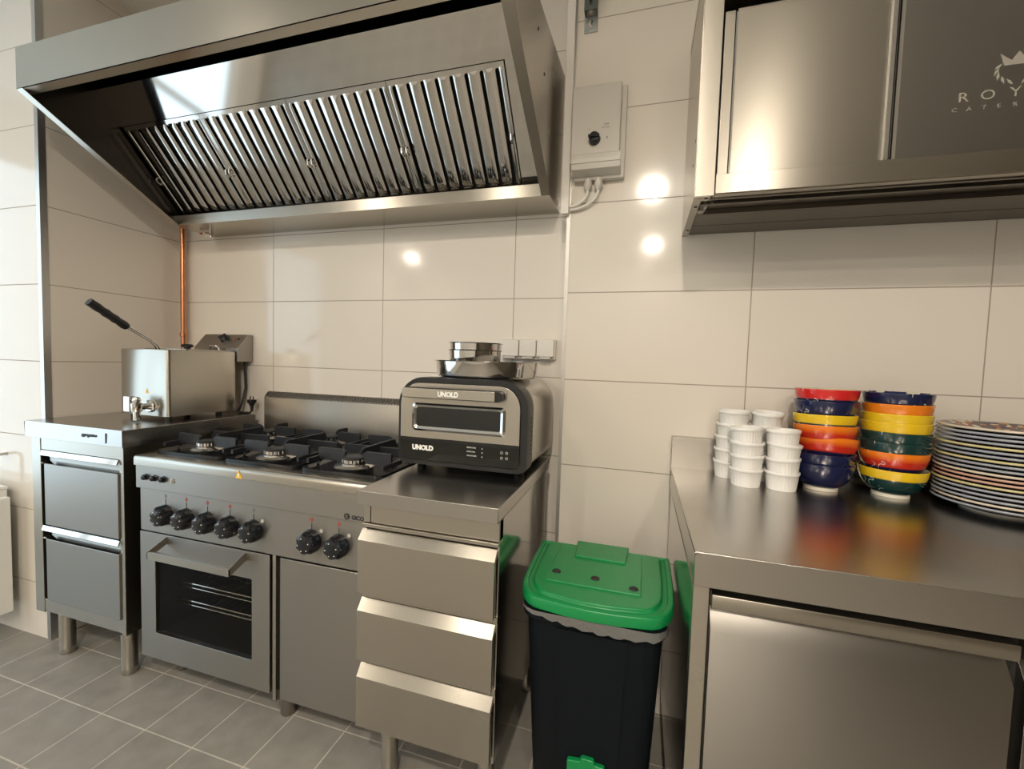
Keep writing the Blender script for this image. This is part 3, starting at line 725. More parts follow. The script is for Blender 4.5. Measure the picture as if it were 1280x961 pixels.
# knobs
kz = 0.636
for i, kx in enumerate((0.712, 0.810, 0.907, 1.006, 1.106, 1.336, 1.437)):
    def lob(r, z, t): return r * (1 + (0.07 * math.cos(7 * t) if z > 0.012 and r > 0.02 else 0))
    k_ = MB().lathe([(0, 0.040), (0.014, 0.040), (0.027, 0.036), (0.033, 0.028), (0.034, 0.014), (0.035, 0.010), (0.037, 0.003), (0.037, 0), (0, 0)], (kx, -0.576, kz), 56, axis=(0, -1, 0), fn=lob)
    ko = k_.build('control_knob', M_BLACK_GL, rg)
    mk = MB()
    for a in (0.3, 1.9, 3.3, 4.4, 5.4):
        mk.lathe([(0, 0.0012), (0.0015, 0.001), (0.002, 0), (0, 0)], (kx + 0.020 * math.cos(a), -0.576 - 0.0382, kz + 0.020 * math.sin(a)), 8, axis=(0, -1, 0))
    mk.build('knob_mark', M_WHITE_INK, ko)
    s = MB(); z_ = 0.703
    s.prism([(kx - 0.0065, z_), (kx, z_ - 0.008), (kx + 0.0065, z_), (kx, z_ + 0.008)], 'y', -0.5768, -0.5762)
    s.build('burner_symbol', M_RED if i in (1, 2, 3, 5, 6) else M_GREY_INK, kp)
    MB().box(kx - 0.001, kx + 0.001, -0.5768, -0.5762, 0.672, 0.692).build('index_line', M_BLK_INK, kp)
    if i > 3: MB().lathe([(0, 0.0008), (0.006, 0.0008), (0.006, 0), (0, 0)], (kx + 0.036, -0.5762, 0.672), 12, axis=(0, -1, 0)).build('flame_mark', M_WHITE_P2, kp)
# oven door with window
ODX0, ODX1, ODZ0, ODZ1, ODY = RX0 + 0.004, 1.172, 0.096, 0.562, -0.577
WNX0, WNX1, WNZ0, WNZ1 = 0.657, 1.098, 0.193, 0.470
od = MB(); frame_ring(od, rrect(ODX0, ODX1, ODZ0, ODZ1, 0.003, 2), rrect(WNX0, WNX1, WNZ0, WNZ1, 0.004, 2), 'y', ODY, ODY + 0.018)
door = od.build('oven_door', M_ST_FRONT, rg, bevel=0.001)
gl = mat('oven_window_glass', (0.01, 0.01, 0.01), 0.04, spec=0.55)
nt = gl.node_tree; bs_ = nt.nodes['Principled BSDF']; mxs = nt.nodes.new('ShaderNodeMixShader'); tr_ = nt.nodes.new('ShaderNodeBsdfTransparent')
tr_.inputs[0].default_value = (0.88, 0.87, 0.85, 1); mxs.inputs[0].default_value = 0.16
nt.links.new(tr_.outputs[0], mxs.inputs[1]); nt.links.new(bs_.outputs[0], mxs.inputs[2]); nt.links.new(mxs.outputs[0], nt.nodes['Material Output'].inputs[0])
MB().box(WNX0 - 0.004, WNX1 + 0.004, ODY + 0.0085, ODY + 0.0125, WNZ0 - 0.004, WNZ1 + 0.004).build('window_glass', gl, door)
for zz in (0.352, 0.285):
    rk = MB()
    for yy in (-0.50, -0.33, -0.16): rk.tube([(CAV[0] + 0.004, yy, zz), (CAV[1] - 0.004, yy, zz)], 0.0042, 8)
    rk.tube([(CAV[0] + 0.004, -0.50, zz - 0.016), (CAV[1] - 0.004, -0.50, zz - 0.016)], 0.0032, 8)
    for q in range(17): rk.tube([(CAV[0] + 0.02 + q * 0.0285, -0.50, zz + 0.003), (CAV[0] + 0.02 + q * 0.0285, -0.16, zz + 0.003)], 0.0016, 6)
    rk.build('oven_rack', M_CHROME, rg)
hn = MB()
hx0, hx1 = 0.712, 1.076
hn.box(hx0, hx1, -0.640, -0.637, 0.503, 0.527)
hn.box(hx0, hx1, -0.637, -0.628, 0.5255, 0.5275)
hn.prism([(-0.640, 0.503), (-0.640, 0.5275), (-0.5772, 0.556), (-0.5772, 0.530)], 'x', hx0, hx0 + 0.003).prism([(-0.640, 0.503), (-0.640, 0.5275), (-0.5772, 0.556), (-0.5772, 0.530)], 'x', hx1 - 0.003, hx1)
hn.build('door_handle', M_ST, door)
MB().box(1.178, 1.192, -0.572, -0.556, 0.072, 0.5655).build('centre_post', M_ST, rg, bevel=0.002)
MB().box(1.193, 1.2125, -0.558, -0.5555, 0.10, 0.5655).build('door_gap', M_DARK, rg)
MB().box(1.214, RX1 - 0.002, -0.577, -0.556, 0.088, 0.561).build('cupboard_door', M_ST_FRONT, rg, bevel=0.002)
for x, y in ((0.66, -0.48), (1.20, -0.525), (1.50, -0.48), (0.66, -0.08), (1.50, -0.08)):
    MB().lathe([(0, 0), (0.022, 0), (0.025, 0.006), (0.025, 0.1), (0, 0.1)], (x, y, 0), 20).build('leg', M_ST_DARK, rg)
# splashback with a slotted flue top
sp_ = MB()
ysp = -0.030
sp_.prism([(ysp, HOBZ + 0.0005), (ysp, 1.008), (ysp + 0.005, 1.016), (ysp + 0.022, 1.034), (-0.002, 1.036), (-0.002, HOBZ + 0.0005)], 'x', RX0 - 0.004, RX1)
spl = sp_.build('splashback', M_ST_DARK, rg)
vt = MB()
for k in range(64):
    xx = RX0 + 0.016 + k * 0.0152
    vt.prism([(ysp - 0.0004, 1.0105), (ysp + 0.0045, 1.0180), (ysp + 0.0205, 1.0345), (ysp + 0.0215, 1.0338), (ysp + 0.0055, 1.0155), (ysp + 0.001, 1.0085)], 'x', xx, xx + 0.0068)
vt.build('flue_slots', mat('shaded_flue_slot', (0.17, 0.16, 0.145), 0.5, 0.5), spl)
# drip pans, burners and cast pan supports
BX, BYF, BYB = (0.755, 1.078, 1.400), -0.455, -0.175
M_PAN = mat('black_enamel_pan', (0.010, 0.011, 0.013), 0.16)
for i, bx in enumerate(BX):
    x0, x1 = bx - 0.153, bx + 0.153
    dp = MB()
    o_ = rrect(x0, x1, -0.540, -0.060, 0.03, 5); i_ = rrect(x0 + 0.006, x1 - 0.006, -0.534, -0.066, 0.026, 5); i2 = rrect(x0 + 0.02, x1 - 0.02, -0.52, -0.08, 0.02, 5)
    dp.loft([[(p[0], p[1], HOBZ + 0.0004) for p in o_], [(p[0], p[1], HOBZ + 0.009) for p in o_], [(p[0], p[1], HOBZ + 0.009) for p in i_], [(p[0], p[1], HOBZ + 0.0025) for p in i2]])
    pan = dp.build('drip_pan', M_PAN, rg)
    for by_, big in ((BYF, i != 0), (BYB, i == 0)):
        k = 1.18 if big else 1.0
        b_ = MB().lathe([(0, 0.003), (0.052 * k, 0.003), (0.055 * k, 0.012), (0.050 * k, 0.016), (0.036 * k, 0.020), (0.036 * k, 0.022), (0, 0.022)], (bx, by_, HOBZ), 32)
        bo = b_.build('burner', M_BURN, rg)
        def teeth(r, z, t): return r * (1 - (0.06 if math.cos(18 * t) > 0.4 and r > 0.02 and z > 0.024 else 0))
        MB().lathe([(0, 0.0225), (0.030 * k, 0.0225), (0.034 * k, 0.026), (0.034 * k, 0.036), (0.031 * k, 0.037), (0, 0.037)], (bx, by_, HOBZ), 72, fn=teeth).build('flame_ring', M_CHROME, bo)
        MB().lathe([(0, 0.0372), (0.033 * k, 0.0372), (0.033 * k, 0.041), (0.028 * k, 0.044), (0, 0.044)], (bx, by_, HOBZ), 32).build('burner_cap', M_IRON, bo)
    ps = MB()
    zt, zb = HOBZ + 0.062, HOBZ + 0.022
    def fin(xa, ya, xb, yb, foot=True):
        d = Vector((xb - xa, yb - ya, 0)).normalized(); n = Vector((-d.y, d.x, 0)) * 0.0055
        A, B_ = Vector((xa, ya, 0)), Vector((xb, yb, 0)); L_ = (B_ - A).length
        pf = [(0, zb), (0, zt - 0.004), (0.004, zt), (L_ - 0.012, zt), (L_, zt - 0.008), (L_, zb + 0.010), (L_ - 0.02, zb)]
        rings = [[tuple(A + d * s_ + n * sg + Vector((0, 0, z_))) for s_, z_ in pf] for sg in (-1, 1)]
        ps.loft(rings)
        if foot: ps.box(xa - 0.005, xa + 0.005, ya - 0.005, ya + 0.005, HOBZ + 0.0095, zb + 0.002)
    for by_ in (BYF, BYB):
        fin(x0 + 0.012, by_, bx - 0.034, by_); fin(x1 - 0.012, by_, bx + 0.034, by_)
        ya = -0.526 if by_ == BYF else -0.074
        if by_ == BYB: fin(bx, ya, bx, by_ + 0.034)
        ym = -0.315
        fin(bx, ym, bx, by_ + (0.034 if by_ == BYF else -0.034), False)
    for xs in (x0 + 0.012, x1 - 0.012):
        for by_ in (BYF, BYB): ps.box(xs - 0.005, xs + 0.005, by_ - 0.055, by_ + 0.055, zb - 0.004, zb + 0.012)
    ps.box(x0 + 0.008, x1 - 0.008, -0.3195, -0.3105, zb - 0.004, zt - 0.012)
    for xs in (x0 + 0.008, x1 - 0.008): ps.box(xs - 0.005, xs + 0.005, -0.32, -0.31, HOBZ + 0.0095, zb + 0.01)
    ps.build('pan_support', M_IRON, rg, bevel=0.0012, seg=1)

# ================================================================== RIGHT DRAWER UNIT (under the pizza oven)
DX0, DX1, DYF, DYB, DZ = 1.588, 1.986, -0.700, -0.108, 0.8605
du = thing('drawer_unit', (1.787, -0.4, 0), 'narrow stainless steel unit with three stacked drawers under the pizza oven', 'drawer unit')
wt = MB().box(DX0, DX1, DYF, DYB, DZ - 0.003, DZ).box(DX0, DX1, DYF, DYF + 0.003, DZ - 0.038, DZ - 0.003).box(DX1 - 0.003, DX1, DYF + 0.003, DYB, DZ - 0.038, DZ - 0.003).box(DX0, DX0 + 0.003, DYF + 0.003, DYB, DZ - 0.038, DZ - 0.003)
wt.box(DX0 + 0.003, DX1 - 0.003, DYF + 0.003, DYB, DZ - 0.038, DZ - 0.035)
wt.build('worktop', M_ST_TOP, du, bevel=0.0012)
bd = MB()
bd.box(DX1 - 0.010, DX1 - 0.004, -0.668, DYB - 0.005, 0.185, DZ - 0.0385).box(DX0 + 0.004, DX0 + 0.010, -0.668, DYB - 0.005, 0.185, DZ - 0.0385)
bd.box(DX0 + 0.010, DX1 - 0.010, -0.640, DYB - 0.005, 0.187, DZ - 0.0385)
bd.build('carcass', M_ST_SIDE, du, bevel=0.001)
bf = MB().box(DX0 + 0.026, DX1 - 0.004, -0.672, -0.6402, 0.766, DZ - 0.0385).box(DX0 + 0.0035, DX0 + 0.024, -0.672, -0.6402, 0.766, DZ - 0.0385)
for z0, z1 in ((0.755, 0.765), (0.556, 0.572), (0.369, 0.385)): bf.box(DX0 + 0.0035, DX1 - 0.0035, -0.680 if z0 > 0.7 else -0.672, -0.6402, z0, z1)
bf.build('front_rail', M_ST, du, bevel=0.0015)
for z0, z1, hz in ((0.5735, 0.747, 0.722), (0.3865, 0.553, 0.525), (0.196, 0.366, 0.338)):
    dr = MB().prism([(-0.690, z0), (-0.690, hz), (-0.668, z1), (-0.664, z1), (-0.664, z1 - 0.012), (-0.678, hz - 0.004), (-0.672, z0)], 'x', DX0 - 0.002, DX1 - 0.009)
    dr.box(DX0 + 0.012, DX1 - 0.012, -0.6715, -0.6405, z0 + 0.002, z1 - 0.035)
    dr.build('drawer', M_ST, du, bevel=0.0012)
for x, y in ((1.640, -0.600), (1.940, -0.600), (1.640, -0.16), (1.940, -0.16)): leg(x, y, 0.186, du, 0.025)

# ================================================================== PIZZA OVEN on the right drawer unit
PX0, PX1, PYF, PYB, PZ0, PZ1 = 1.560, 1.990, -0.452, -0.095, 0.880, 1.158
ov = thing('pizza_oven', (1.775, -0.27, DZ), 'compact electric pizza oven with steel door and black control strip', 'pizza oven')
rad = (0.030, 0.030, 0.085, 0.085)
bdy = MB(); ra = rrect(PX0 + 0.004, PX1 - 0.004, PZ0 + 0.003, PZ1 - 0.003, rad, 10)
bdy.loft([[(p[0], PYF + 0.062, p[1]) for p in ra], [(p[0], PYB + 0.03, p[1]) for p in ra], [(p[0] * 0.95 + 1.775 * 0.05, PYB, p[1] * 0.95 + 1.02 * 0.05) for p in ra]])
bdy.build('steel_shell', steel('hammered_steel_shell', (0.58, 0.55, 0.50), 0.24, (30, 30, 30), 0.06, wave=0.12), ov)
fb = MB(); o_ = rrect(PX0, PX1, PZ0, PZ1, rad, 10); i_ = rrect(PX0 + 0.009, PX1 - 0.022, PZ0 + 0.014, PZ1 - 0.016, (0.02, 0.02, 0.070, 0.070), 10)
fb.loft([[(p[0], PYF + 0.0615, p[1]) for p in o_], [(p[0], PYF + 0.008, p[1]) for p in o_], [(p[0] * 0.99 + 1.775 * 0.01, PYF, p[1] * 0.99 + 1.02 * 0.01) for p in o_], [(p[0], PYF, p[1]) for p in i_], [(p[0], PYF + 0.006, p[1]) for p in i_]])
fbo = fb.build('front_bezel', M_BLACK, ov)
vs_ = MB()
for k in range(9):
    zz = 0.935 + k * 0.0135; vs_.box(PX1 - 0.0010, PX1 + 0.0006, PYF + 0.030, PYF + 0.046, zz, zz + 0.007)
vs_.build('vent_slots', M_DARK, fbo)
ZS = 0.966
dpts = [(PX0 + 0.011, ZS)] + [(PX1 - 0.024, ZS)] + arc(PX1 - 0.024 - 0.068, PZ1 - 0.018 - 0.068, 0.068, 0, PI / 2, 10) + arc(PX0 + 0.011 + 0.068, PZ1 - 0.018 - 0.068, 0.068, PI / 2, PI, 10)
# steel door with pressed window surround
WX0_, WX1_, WZ0_, WZ1_ = 1.628, 1.906, 1.004, 1.064
dr = MB(); dr.prism(dpts, 'y', PYF - 0.004, PYF + 0.004)
dro = dr.build('door', M_ST, ov, bevel=0.0015)
su_ = MB(); o_ = rrect(WX0_ - 0.016, WX1_ + 0.016, WZ0_ - 0.015, WZ1_ + 0.013, 0.014, 5); m_ = rrect(WX0_ - 0.008, WX1_ + 0.008, WZ0_ - 0.008, WZ1_ + 0.007, 0.010, 5); i_ = rrect(WX0_, WX1_, WZ0_, WZ1_, 0.006, 5)
su_.loft([[(p[0], PYF - 0.0042, p[1]) for p in o_], [(p[0], PYF - 0.009, p[1]) for p in m_], [(p[0], PYF - 0.0048, p[1]) for p in i_]], caps=False)
su_.build('window_surround', M_CHROME, dro)
MB().prism(rrect(WX0_ - 0.001, WX1_ + 0.001, WZ0_ - 0.001, WZ1_ + 0.001, 0.006, 5), 'y', PYF - 0.0050, PYF - 0.0042).build('window', M_GLASS_D, dro)
hn = MB()
hn.prism(rrect(1.594, 1.898, 1.096, 1.125, (0.010, 0.004, 0.004, 0.010), 5), 'y', PYF - 0.040, PYF - 0.034)
hno = hn.build('door_handle', M_ST, dro, bevel=0.0015)
MB().prism(rrect(1.592, 1.916, 1.094, 1.127, (0.010, 0.012, 0.012, 0.010), 5), 'y', PYF - 0.0338, PYF - 0.0045).build('handle_backing', M_BLACK, hno, bevel=0.002)
text('maker_lettering', 'UNOLD', 0.020, (1.716, PYF - 0.0404, 1.1035), M_WHITE_INK, hno, ext=0.0003, sx=0.95, off=0.0012)
cpn = MB(); cpn.prism([(PX0 + 0.011, ZS - 0.0006), (PX0 + 0.011, PZ0 + 0.038)] + arc(PX0 + 0.031, PZ0 + 0.036, 0.020, PI, 1.5 * PI, 6) + arc(PX1 - 0.044, PZ0 + 0.036, 0.020, 1.5 * PI, 2 * PI, 6) + [(PX1 - 0.024, ZS - 0.0006)], 'y', PYF - 0.003, PYF + 0.004)
cpo = cpn.build('control_strip', M_GLASS_D, ov)
text('maker_lettering', 'UNOLD', 0.0205, (1.614, PYF - 0.0034, 0.9285), M_WHITE_INK, cpo, ext=0.0003, off=0.0014)
for k, s_ in enumerate(('NEAPOLITAN', 'AMERICANA', 'THIN FROZEN')):
    text('menu_lettering', s_, 0.0058, (1.800, PYF - 0.0034, 0.9475 - k * 0.0125), M_WHITE_INK, cpo, ext=0.0002, sx=0.85)
    MB().lathe([(0, 0.0004), (0.0016, 0.0004), (0.0016, 0), (0, 0)], (1.850, PYF - 0.0031, 0.9485 - k * 0.0125), 10, axis=(0, -1, 0)).build('touch_dot', M_WHITE_INK, cpo)
for k, (dx, dz) in enumerate(((0, 0), (0.016, 0), (0, -0.016), (0.016, -0.016))):
    c_ = MB(); pts = [(1.912 + dx + 0.004 * math.cos(t), 0.942 + dz + 0.004 * math.sin(t)) for t in [q * PI / 8 for q in range(16)]]
    frame_ring(c_, pts, [(p[0] * 0.7 + (1.912 + dx) * 0.3, p[1] * 0.7 + (0.942 + dz) * 0.3) for p in pts], 'y', -0.4556, -0.4551)
    c_.build('touch_key', M_GREY_P, cpo)
for x in (1.605, 1.945):
    for y in (PYF + 0.08, PYB - 0.06):
        MB().lathe([(0, 0), (0.014, 0), (0.016, 0.004), (0.016, PZ0 - DZ + 0.008), (0, PZ0 - DZ + 0.008)], (x, y, DZ), 16).build('foot', M_BLACK, ov)

# cake pans on the oven
def pan_mesh(r, h, flare=1.03):
    return MB().lathe([(0, 0), (r - 0.006, 0), (r - 0.001, 0.004), (r, 0.008), (r * flare, h - 0.003), (r * flare + 0.005, h - 0.002), (r * flare + 0.006, h), (r * flare - 0.0015, h), (r - 0.002, 0.009), (r - 0.008, 0.0022), (0, 0.002)], (0, 0, 0), 64)
o = pan_mesh(0.169, 0.054).build('baking_pan', M_ST_MIR, angle=40); o.location = (1.792, -0.270, PZ1 + 0.0005)
tag(o, 'large round shallow steel baking pan on top of the pizza oven', 'baking pan')
o = pan_mesh(0.083, 0.088, 1.06).build('cake_tin', M_ST_MIR, angle=40); o.location = (1.752, -0.285, PZ1 + 0.0030)
tag(o, 'small round steel cake tin, lower of the nested pair inside the large pan', 'cake tin', 'cake tins on the pizza oven')
o2 = o.copy(); C.objects.link(o2); o2.location = (1.755, -0.285, PZ1 + 0.0030 + 0.024); o2.rotation_euler = (0, 0, 0.3)
tag(o2, 'small round steel cake tin, upper of the nested pair inside the large pan', 'cake tin', 'cake tins on the pizza oven')

# ================================================================== PEDAL BIN
BC = 2.212
bn = thing('pedal_bin', (BC, -0.49, 0), 'black plastic pedal bin with bright green lid between the steel units', 'bin')
def bin_ring(hw, yb, yf, z, r=0.05):
    return [(BC + p[0], p[1], z) for p in rrect(-hw, hw, yf, yb, (r, r, 0.02, 0.02), 5)]
b_ = MB().loft([bin_ring(0.142, -0.335, -0.600, 0.012), bin_ring(0.144, -0.333, -0.603, 0.02), bin_ring(0.166, -0.325, -0.655, 0.585), bin_ring(0.174, -0.322, -0.668, 0.588), bin_ring(0.174, -0.322, -0.668, 0.6095)])
b_.prism([(-0.065, 0), (0.065, 0), (0.085, 0.54), (-0.085, 0.54)], 'y', 0, 0.001)
nb = len(b_.v) - 8
for k in range(nb, nb + 8):
    x, y, z = b_.v[k]; b_.v[k] = (BC + x, -0.609 - 0.052 * z / 0.58 + (0.0 if y == 0 else 0.02), z + 0.03)
b_.build('bin_body', M_BIN, bn, angle=30)
# lid
ln = MB()
def lid_ring(k, z, zf):
    hb_, hf = 0.194 * k, 0.122 * k
    yb, ym, yf = -0.330 - (1 - k) * 0.10, -0.560 + (1 - k) * 0.05, -0.675 + (1 - k) * 0.15
    pts = [(hb_, yb), (hb_, yb - 0.15), (hb_ * 0.985, ym)]
    for t in range(1, 6):
        a = t / 6 * PI / 2; pts.append((hf + (hb_ * 0.985 - hf) * math.cos(a), ym + (yf + 0.012 - ym) * math.sin(a)))
    pts += [(hf, yf + 0.012), (hf * 0.5, yf + 0.003), (0, yf)]
    full = pts + [(-p[0], p[1]) for p in pts[-2::-1]]
    return [(BC + p[0], p[1], z + (zf - z) * (p[1] + 0.33) / -0.38 + 0.009) for p in full]
ln.loft([lid_ring(0.97, 0.604, 0.600), lid_ring(1.0, 0.606, 0.602), lid_ring(1.0, 0.628, 0.620), lid_ring(0.985, 0.636, 0.628), lid_ring(0.93, 0.638, 0.630), lid_ring(0.91, 0.630, 0.624), lid_ring(0.86, 0.632, 0.626), lid_ring(0.84, 0.641, 0.635)])
ln.prism([(BC - 0.080, -0.322), (BC + 0.076, -0.322), (BC + 0.070, -0.430), (BC - 0.074, -0.430)][::-1], 'z', 0.630, 0.6565)
ln.prism([(BC - 0.128, -0.36), (BC + 0.116, -0.36), (BC + 0.112, -0.585), (BC - 0.130, -0.585)][::-1], 'z', 0.618, 0.6505)
lo_ = ln.build('bin_lid', M_GREEN, bn, bevel=0.003, angle=30)
for bx_, by_ in ((-0.108, -0.535), (-0.004, -0.540), (0.094, -0.560)):
    MB().lathe([(0, 0.004), (0.008, 0.004), (0.011, 0.002), (0.012, 0), (0, 0)], (BC + bx_, by_, 0.6505), 16).build('lid_bolt', M_DARK, lo_)
# liner peeping out under the lid
M_LINER = mat('clear_bin_liner', (0.14, 0.14, 0.135), 0.15, bump=(90, 1.0))
def dense(ring, st=0.012):
    out = []
    for k, p in enumerate(ring):
        q = ring[(k + 1) % len(ring)]; n = max(1, int((Vector(q) - Vector(p)).length / st))
        out += [tuple(Vector(p).lerp(Vector(q), t / n)) for t in range(n)]
    return out
top_ = dense(bin_ring(0.1765, -0.320, -0.671, 0.611)); low_ = []
for k, p in enumerate(top_):
    u = (p[0] - BC) / 0.176
    h = 0.008 + (0.019 * max(0.0, math.cos((u - 0.25) * 1.5)) + 0.003 * math.sin(k * 1.9) if p[1] < -0.62 else 0.002 * math.sin(k * 2.3))
    low_.append((p[0] * 1.0, p[1] - 0.0015 - 0.0012 * math.sin(k * 2.6), 0.611 - h))
MB().loft([top_, low_], caps=False).build('bin_liner', M_LINER, bn)
pd = MB(); pd.prism([(BC - 0.047, 0.175), (BC + 0.045, 0.175), (BC + 0.045, 0.230), (BC + 0.022, 0.232), (BC + 0.018, 0.242), (BC - 0.012, 0.242), (BC - 0.016, 0.232), (BC - 0.047, 0.228)], 'y', -0.640, -0.626)
pd.box(BC - 0.010, BC + 0.030, -0.640, -0.626, 0.03, 0.175).box(BC - 0.045, BC + 0.065, -0.700, -0.626, 0.02, 0.045)
pd.build('foot_pedal', M_GREEN, bn, bevel=0.003)

# ================================================================== RIGHT REFRIGERATED COUNTER
CX0, CX1, CYF, CYB, CZ = 2.408, 4.10, -0.835, -0.158, 0.880
rc = thing('refrigerated_counter', (3.2, -0.5, 0), 'long stainless steel refrigerated counter on the right carrying the crockery', 'counter')
wt = MB().box(CX0, CX1, CYF, CYB, CZ - 0.004, CZ).box(CX0, CX1, CYF, CYF + 0.003, CZ - 0.064, CZ - 0.004).box(CX0, CX0 + 0.003, CYF + 0.003, CYB, CZ - 0.064, CZ - 0.004)
wt.box(CX0 + 0.003, CX1, CYF + 0.003, CYB, CZ - 0.064, CZ - 0.061)
wt.build('worktop', M_ST_TOP, rc, bevel=0.0015)
MB().box(CX0, CX1, CYB + 0.0003, YR - 0.001, CZ - 0.064, CZ + 0.103).build('backsplash', M_ST_TOP, rc, bevel=0.0015)
cb_ = MB().box(CX0 + 0.004, CX1, -0.795, CYB, 0.11, CZ - 0.0645)
cb_.build('carcass', M_ST_SIDE, rc, bevel=0.0015)
MB().box(CX0 + 0.002, 2.438, -0.822, -0.7955, 0.10, CZ - 0.0645).build('corner_post', M_ST, rc, bevel=0.0015)
for (x0, x1) in ((2.443, 2.880), (2.896, 3.335), (3.351, 3.80)):
    d_ = MB().prism([(-0.820, 0.125), (-0.820, 0.728), (-0.797, 0.766), (-0.7962, 0.766), (-0.7962, 0.125)], 'x', x0, x1)
    do = d_.build('fridge_door', M_ST_FRONT, rc, bevel=0.0015)
    hpts = [(-0.820, 0.798), (-0.821, 0.796), (-0.821, 0.775), (-0.819, 0.771), (-0.812, 0.771), (-0.812, 0.774), (-0.7962, 0.780), (-0.7962, 0.798)]
    MB().prism(hpts, 'x', x0, x1 + 0.004).build('grip_rail', M_ST, do, bevel=0.001)
MB().box(2.442, CX1, -0.7960, -0.7952, 0.12, 0.8135).build('gap_shade', M_DARK, rc)  # dark sheet standing for shade in the gaps round the doors
for x in (2.48, 4.0):
    for y in (-0.75, -0.22): leg(x, y, 0.112, rc, 0.024)

# ================================================================== WALL CABINET with sliding doors
KX0, KX1, KYF, KZ0, KZ1 = 2.408, 3.80, -0.470, 1.644, 2.22
kc_ = thing('wall_cabinet', (3.1, -0.3, KZ0), 'stainless steel wall cabinet with sliding doors above the right counter', 'wall cabinet')
MB().box(KX1 - 0.002, KX1, KYF, YR - 0.0005, KZ0, KZ1).build('side_panel', M_ST, kc_)
sd = MB().box(KX0, KX0 + 0.002, KYF, YR - 0.0005, KZ0, KZ1)
sd.box(KX0 + 0.002, KX0 + 0.020, KYF + 0.03, YR - 0.0005, KZ0, KZ0 + 0.002).box(KX0 + 0.002, KX0 + 0.04, KYF, KYF + 0.03, KZ0, KZ0 + 0.002)
sd.build('side_panel', M_ST, kc_, bevel=0.0006, seg=1)
MB().box(KX0 + 0.002, KX0 + 0.047, KYF, KYF + 0.004, KZ0 + 0.002, KZ1).box(KX0 + 0.043, KX0 + 0.047, KYF + 0.004, KYF + 0.05, KZ0 + 0.05, KZ1).build('corner_post', M_ST, kc_, bevel=0.0012)
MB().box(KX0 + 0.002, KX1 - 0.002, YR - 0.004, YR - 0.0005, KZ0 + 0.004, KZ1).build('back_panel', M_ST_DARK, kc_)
MB().box(KX0 - 0.001, KX1, KYF - 0.001, YR - 0.0005, KZ1 + 0.0002, KZ1 + 0.02).build('top_panel', M_ST, kc_)
MB().box(KX0 + 0.049, KX1 - 0.002, KYF, KYF + 0.006, KZ0 + 0.006, KZ0 + 0.054).box(KX0 + 0.049, KX1 - 0.002, KYF + 0.006, KYF + 0.03, KZ0 + 0.006, KZ0 + 0.009).build('bottom_rail', M_ST, kc_, bevel=0.0012)
MB().box(KX0 + 0.049, KX1 - 0.002, KYF, KYF + 0.006, 2.118, KZ1).build('header_rail', M_ST, kc_)
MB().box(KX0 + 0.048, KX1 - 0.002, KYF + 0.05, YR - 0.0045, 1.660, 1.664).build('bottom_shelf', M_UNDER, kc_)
chn = MB()
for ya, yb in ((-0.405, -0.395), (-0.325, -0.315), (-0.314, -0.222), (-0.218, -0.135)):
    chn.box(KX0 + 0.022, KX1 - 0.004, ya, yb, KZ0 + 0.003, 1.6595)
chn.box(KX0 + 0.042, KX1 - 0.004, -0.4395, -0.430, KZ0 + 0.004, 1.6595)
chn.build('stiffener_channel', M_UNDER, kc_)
hl_ = MB()
for (hx, hy) in ((KX0 + 0.030, KYF + 0.012), (KX0 + 0.012, -0.40), (KX0 + 0.012, -0.19)):
    hl_.lathe([(0, -0.0006), (0.005, -0.0006), (0.005, 0), (0, 0)], (hx, hy, KZ0), 12)
hl_.build('fixing_hole', M_DARK, kc_)
hl2 = MB()
for (hy, hz) in ((-0.435, 1.80), (-0.395, 1.755)): hl2.lathe([(0, 0.0006), (0.004, 0.0006), (0.004, 0), (0, 0)], (KX0, hy, hz), 12, axis=(-1, 0, 0))
hl2.build('fixing_hole', M_DARK, kc_)
# doors: left one runs behind, right one in front
d1 = MB().box(2.490, 2.816, KYF + 0.022, KYF + 0.026, KZ0 + 0.056, 2.105).box(2.462, 2.486, KYF + 0.026, KYF + 0.034, KZ0 + 0.056, 2.105)
d1o = d1.build('sliding_door', M_ST, kc_, bevel=0.0008, seg=1)
MB().box(2.4865, 2.4905, KYF + 0.018, KYF + 0.0218, KZ0 + 0.056, 2.095).build('edge_strip', M_CHROME, d1o)
MB().box(2.808, 2.8165, KYF + 0.010, KYF + 0.0218, KZ0 + 0.051, 2.105).build('edge_strip', M_CHROME, d1o)
d2 = MB().box(2.820, 3.52, KYF + 0.012, KYF + 0.016, KZ0 + 0.056, 2.105)
d2o = d2.build('sliding_door', M_ST_FRONT, kc_, bevel=0.0008, seg=1)
MB().box(2.8205, 2.8275, KYF + 0.004, KYF + 0.0118, KZ0 + 0.051, 2.105).build('edge_strip', M_CHROME, d2o)
yL = KYF + 0.0114
for ch, lx in zip('ROYAL', (2.937, 2.976, 3.026, 3.071, 3.117)):
    text('engraved_lettering', ch, 0.029, (lx, yL, 1.812), M_ENGR, d2o, ext=0.0003, sx=1.15)
for k, ch in enumerate('CATERING'):
    text('engraved_lettering', ch, 0.012, (2.928 + 0.0262 * k, yL, 1.792), M_ENGR, d2o, ext=0.0003, sx=1.2)
em = MB()
cx_, cz_ = 3.037, 1.872
for sgn in (-1, 1):
    for k in range(5):
        a = 0.35 + k * 0.40
        px_, pz_ = cx_ + sgn * 0.036 * math.sin(a), cz_ - 0.004 - 0.026 * math.cos(a)
        ux, uz = sgn * math.cos(a + 0.5), math.sin(a + 0.5)
        em.prism([(px_ - ux * 0.009, pz_ - uz * 0.009), (px_ - uz * 0.003, pz_ + ux * 0.003), (px_ + ux * 0.009, pz_ + uz * 0.009), (px_ + uz * 0.003, pz_ - ux * 0.003)], 'y', yL - 0.0003, yL + 0.0003)
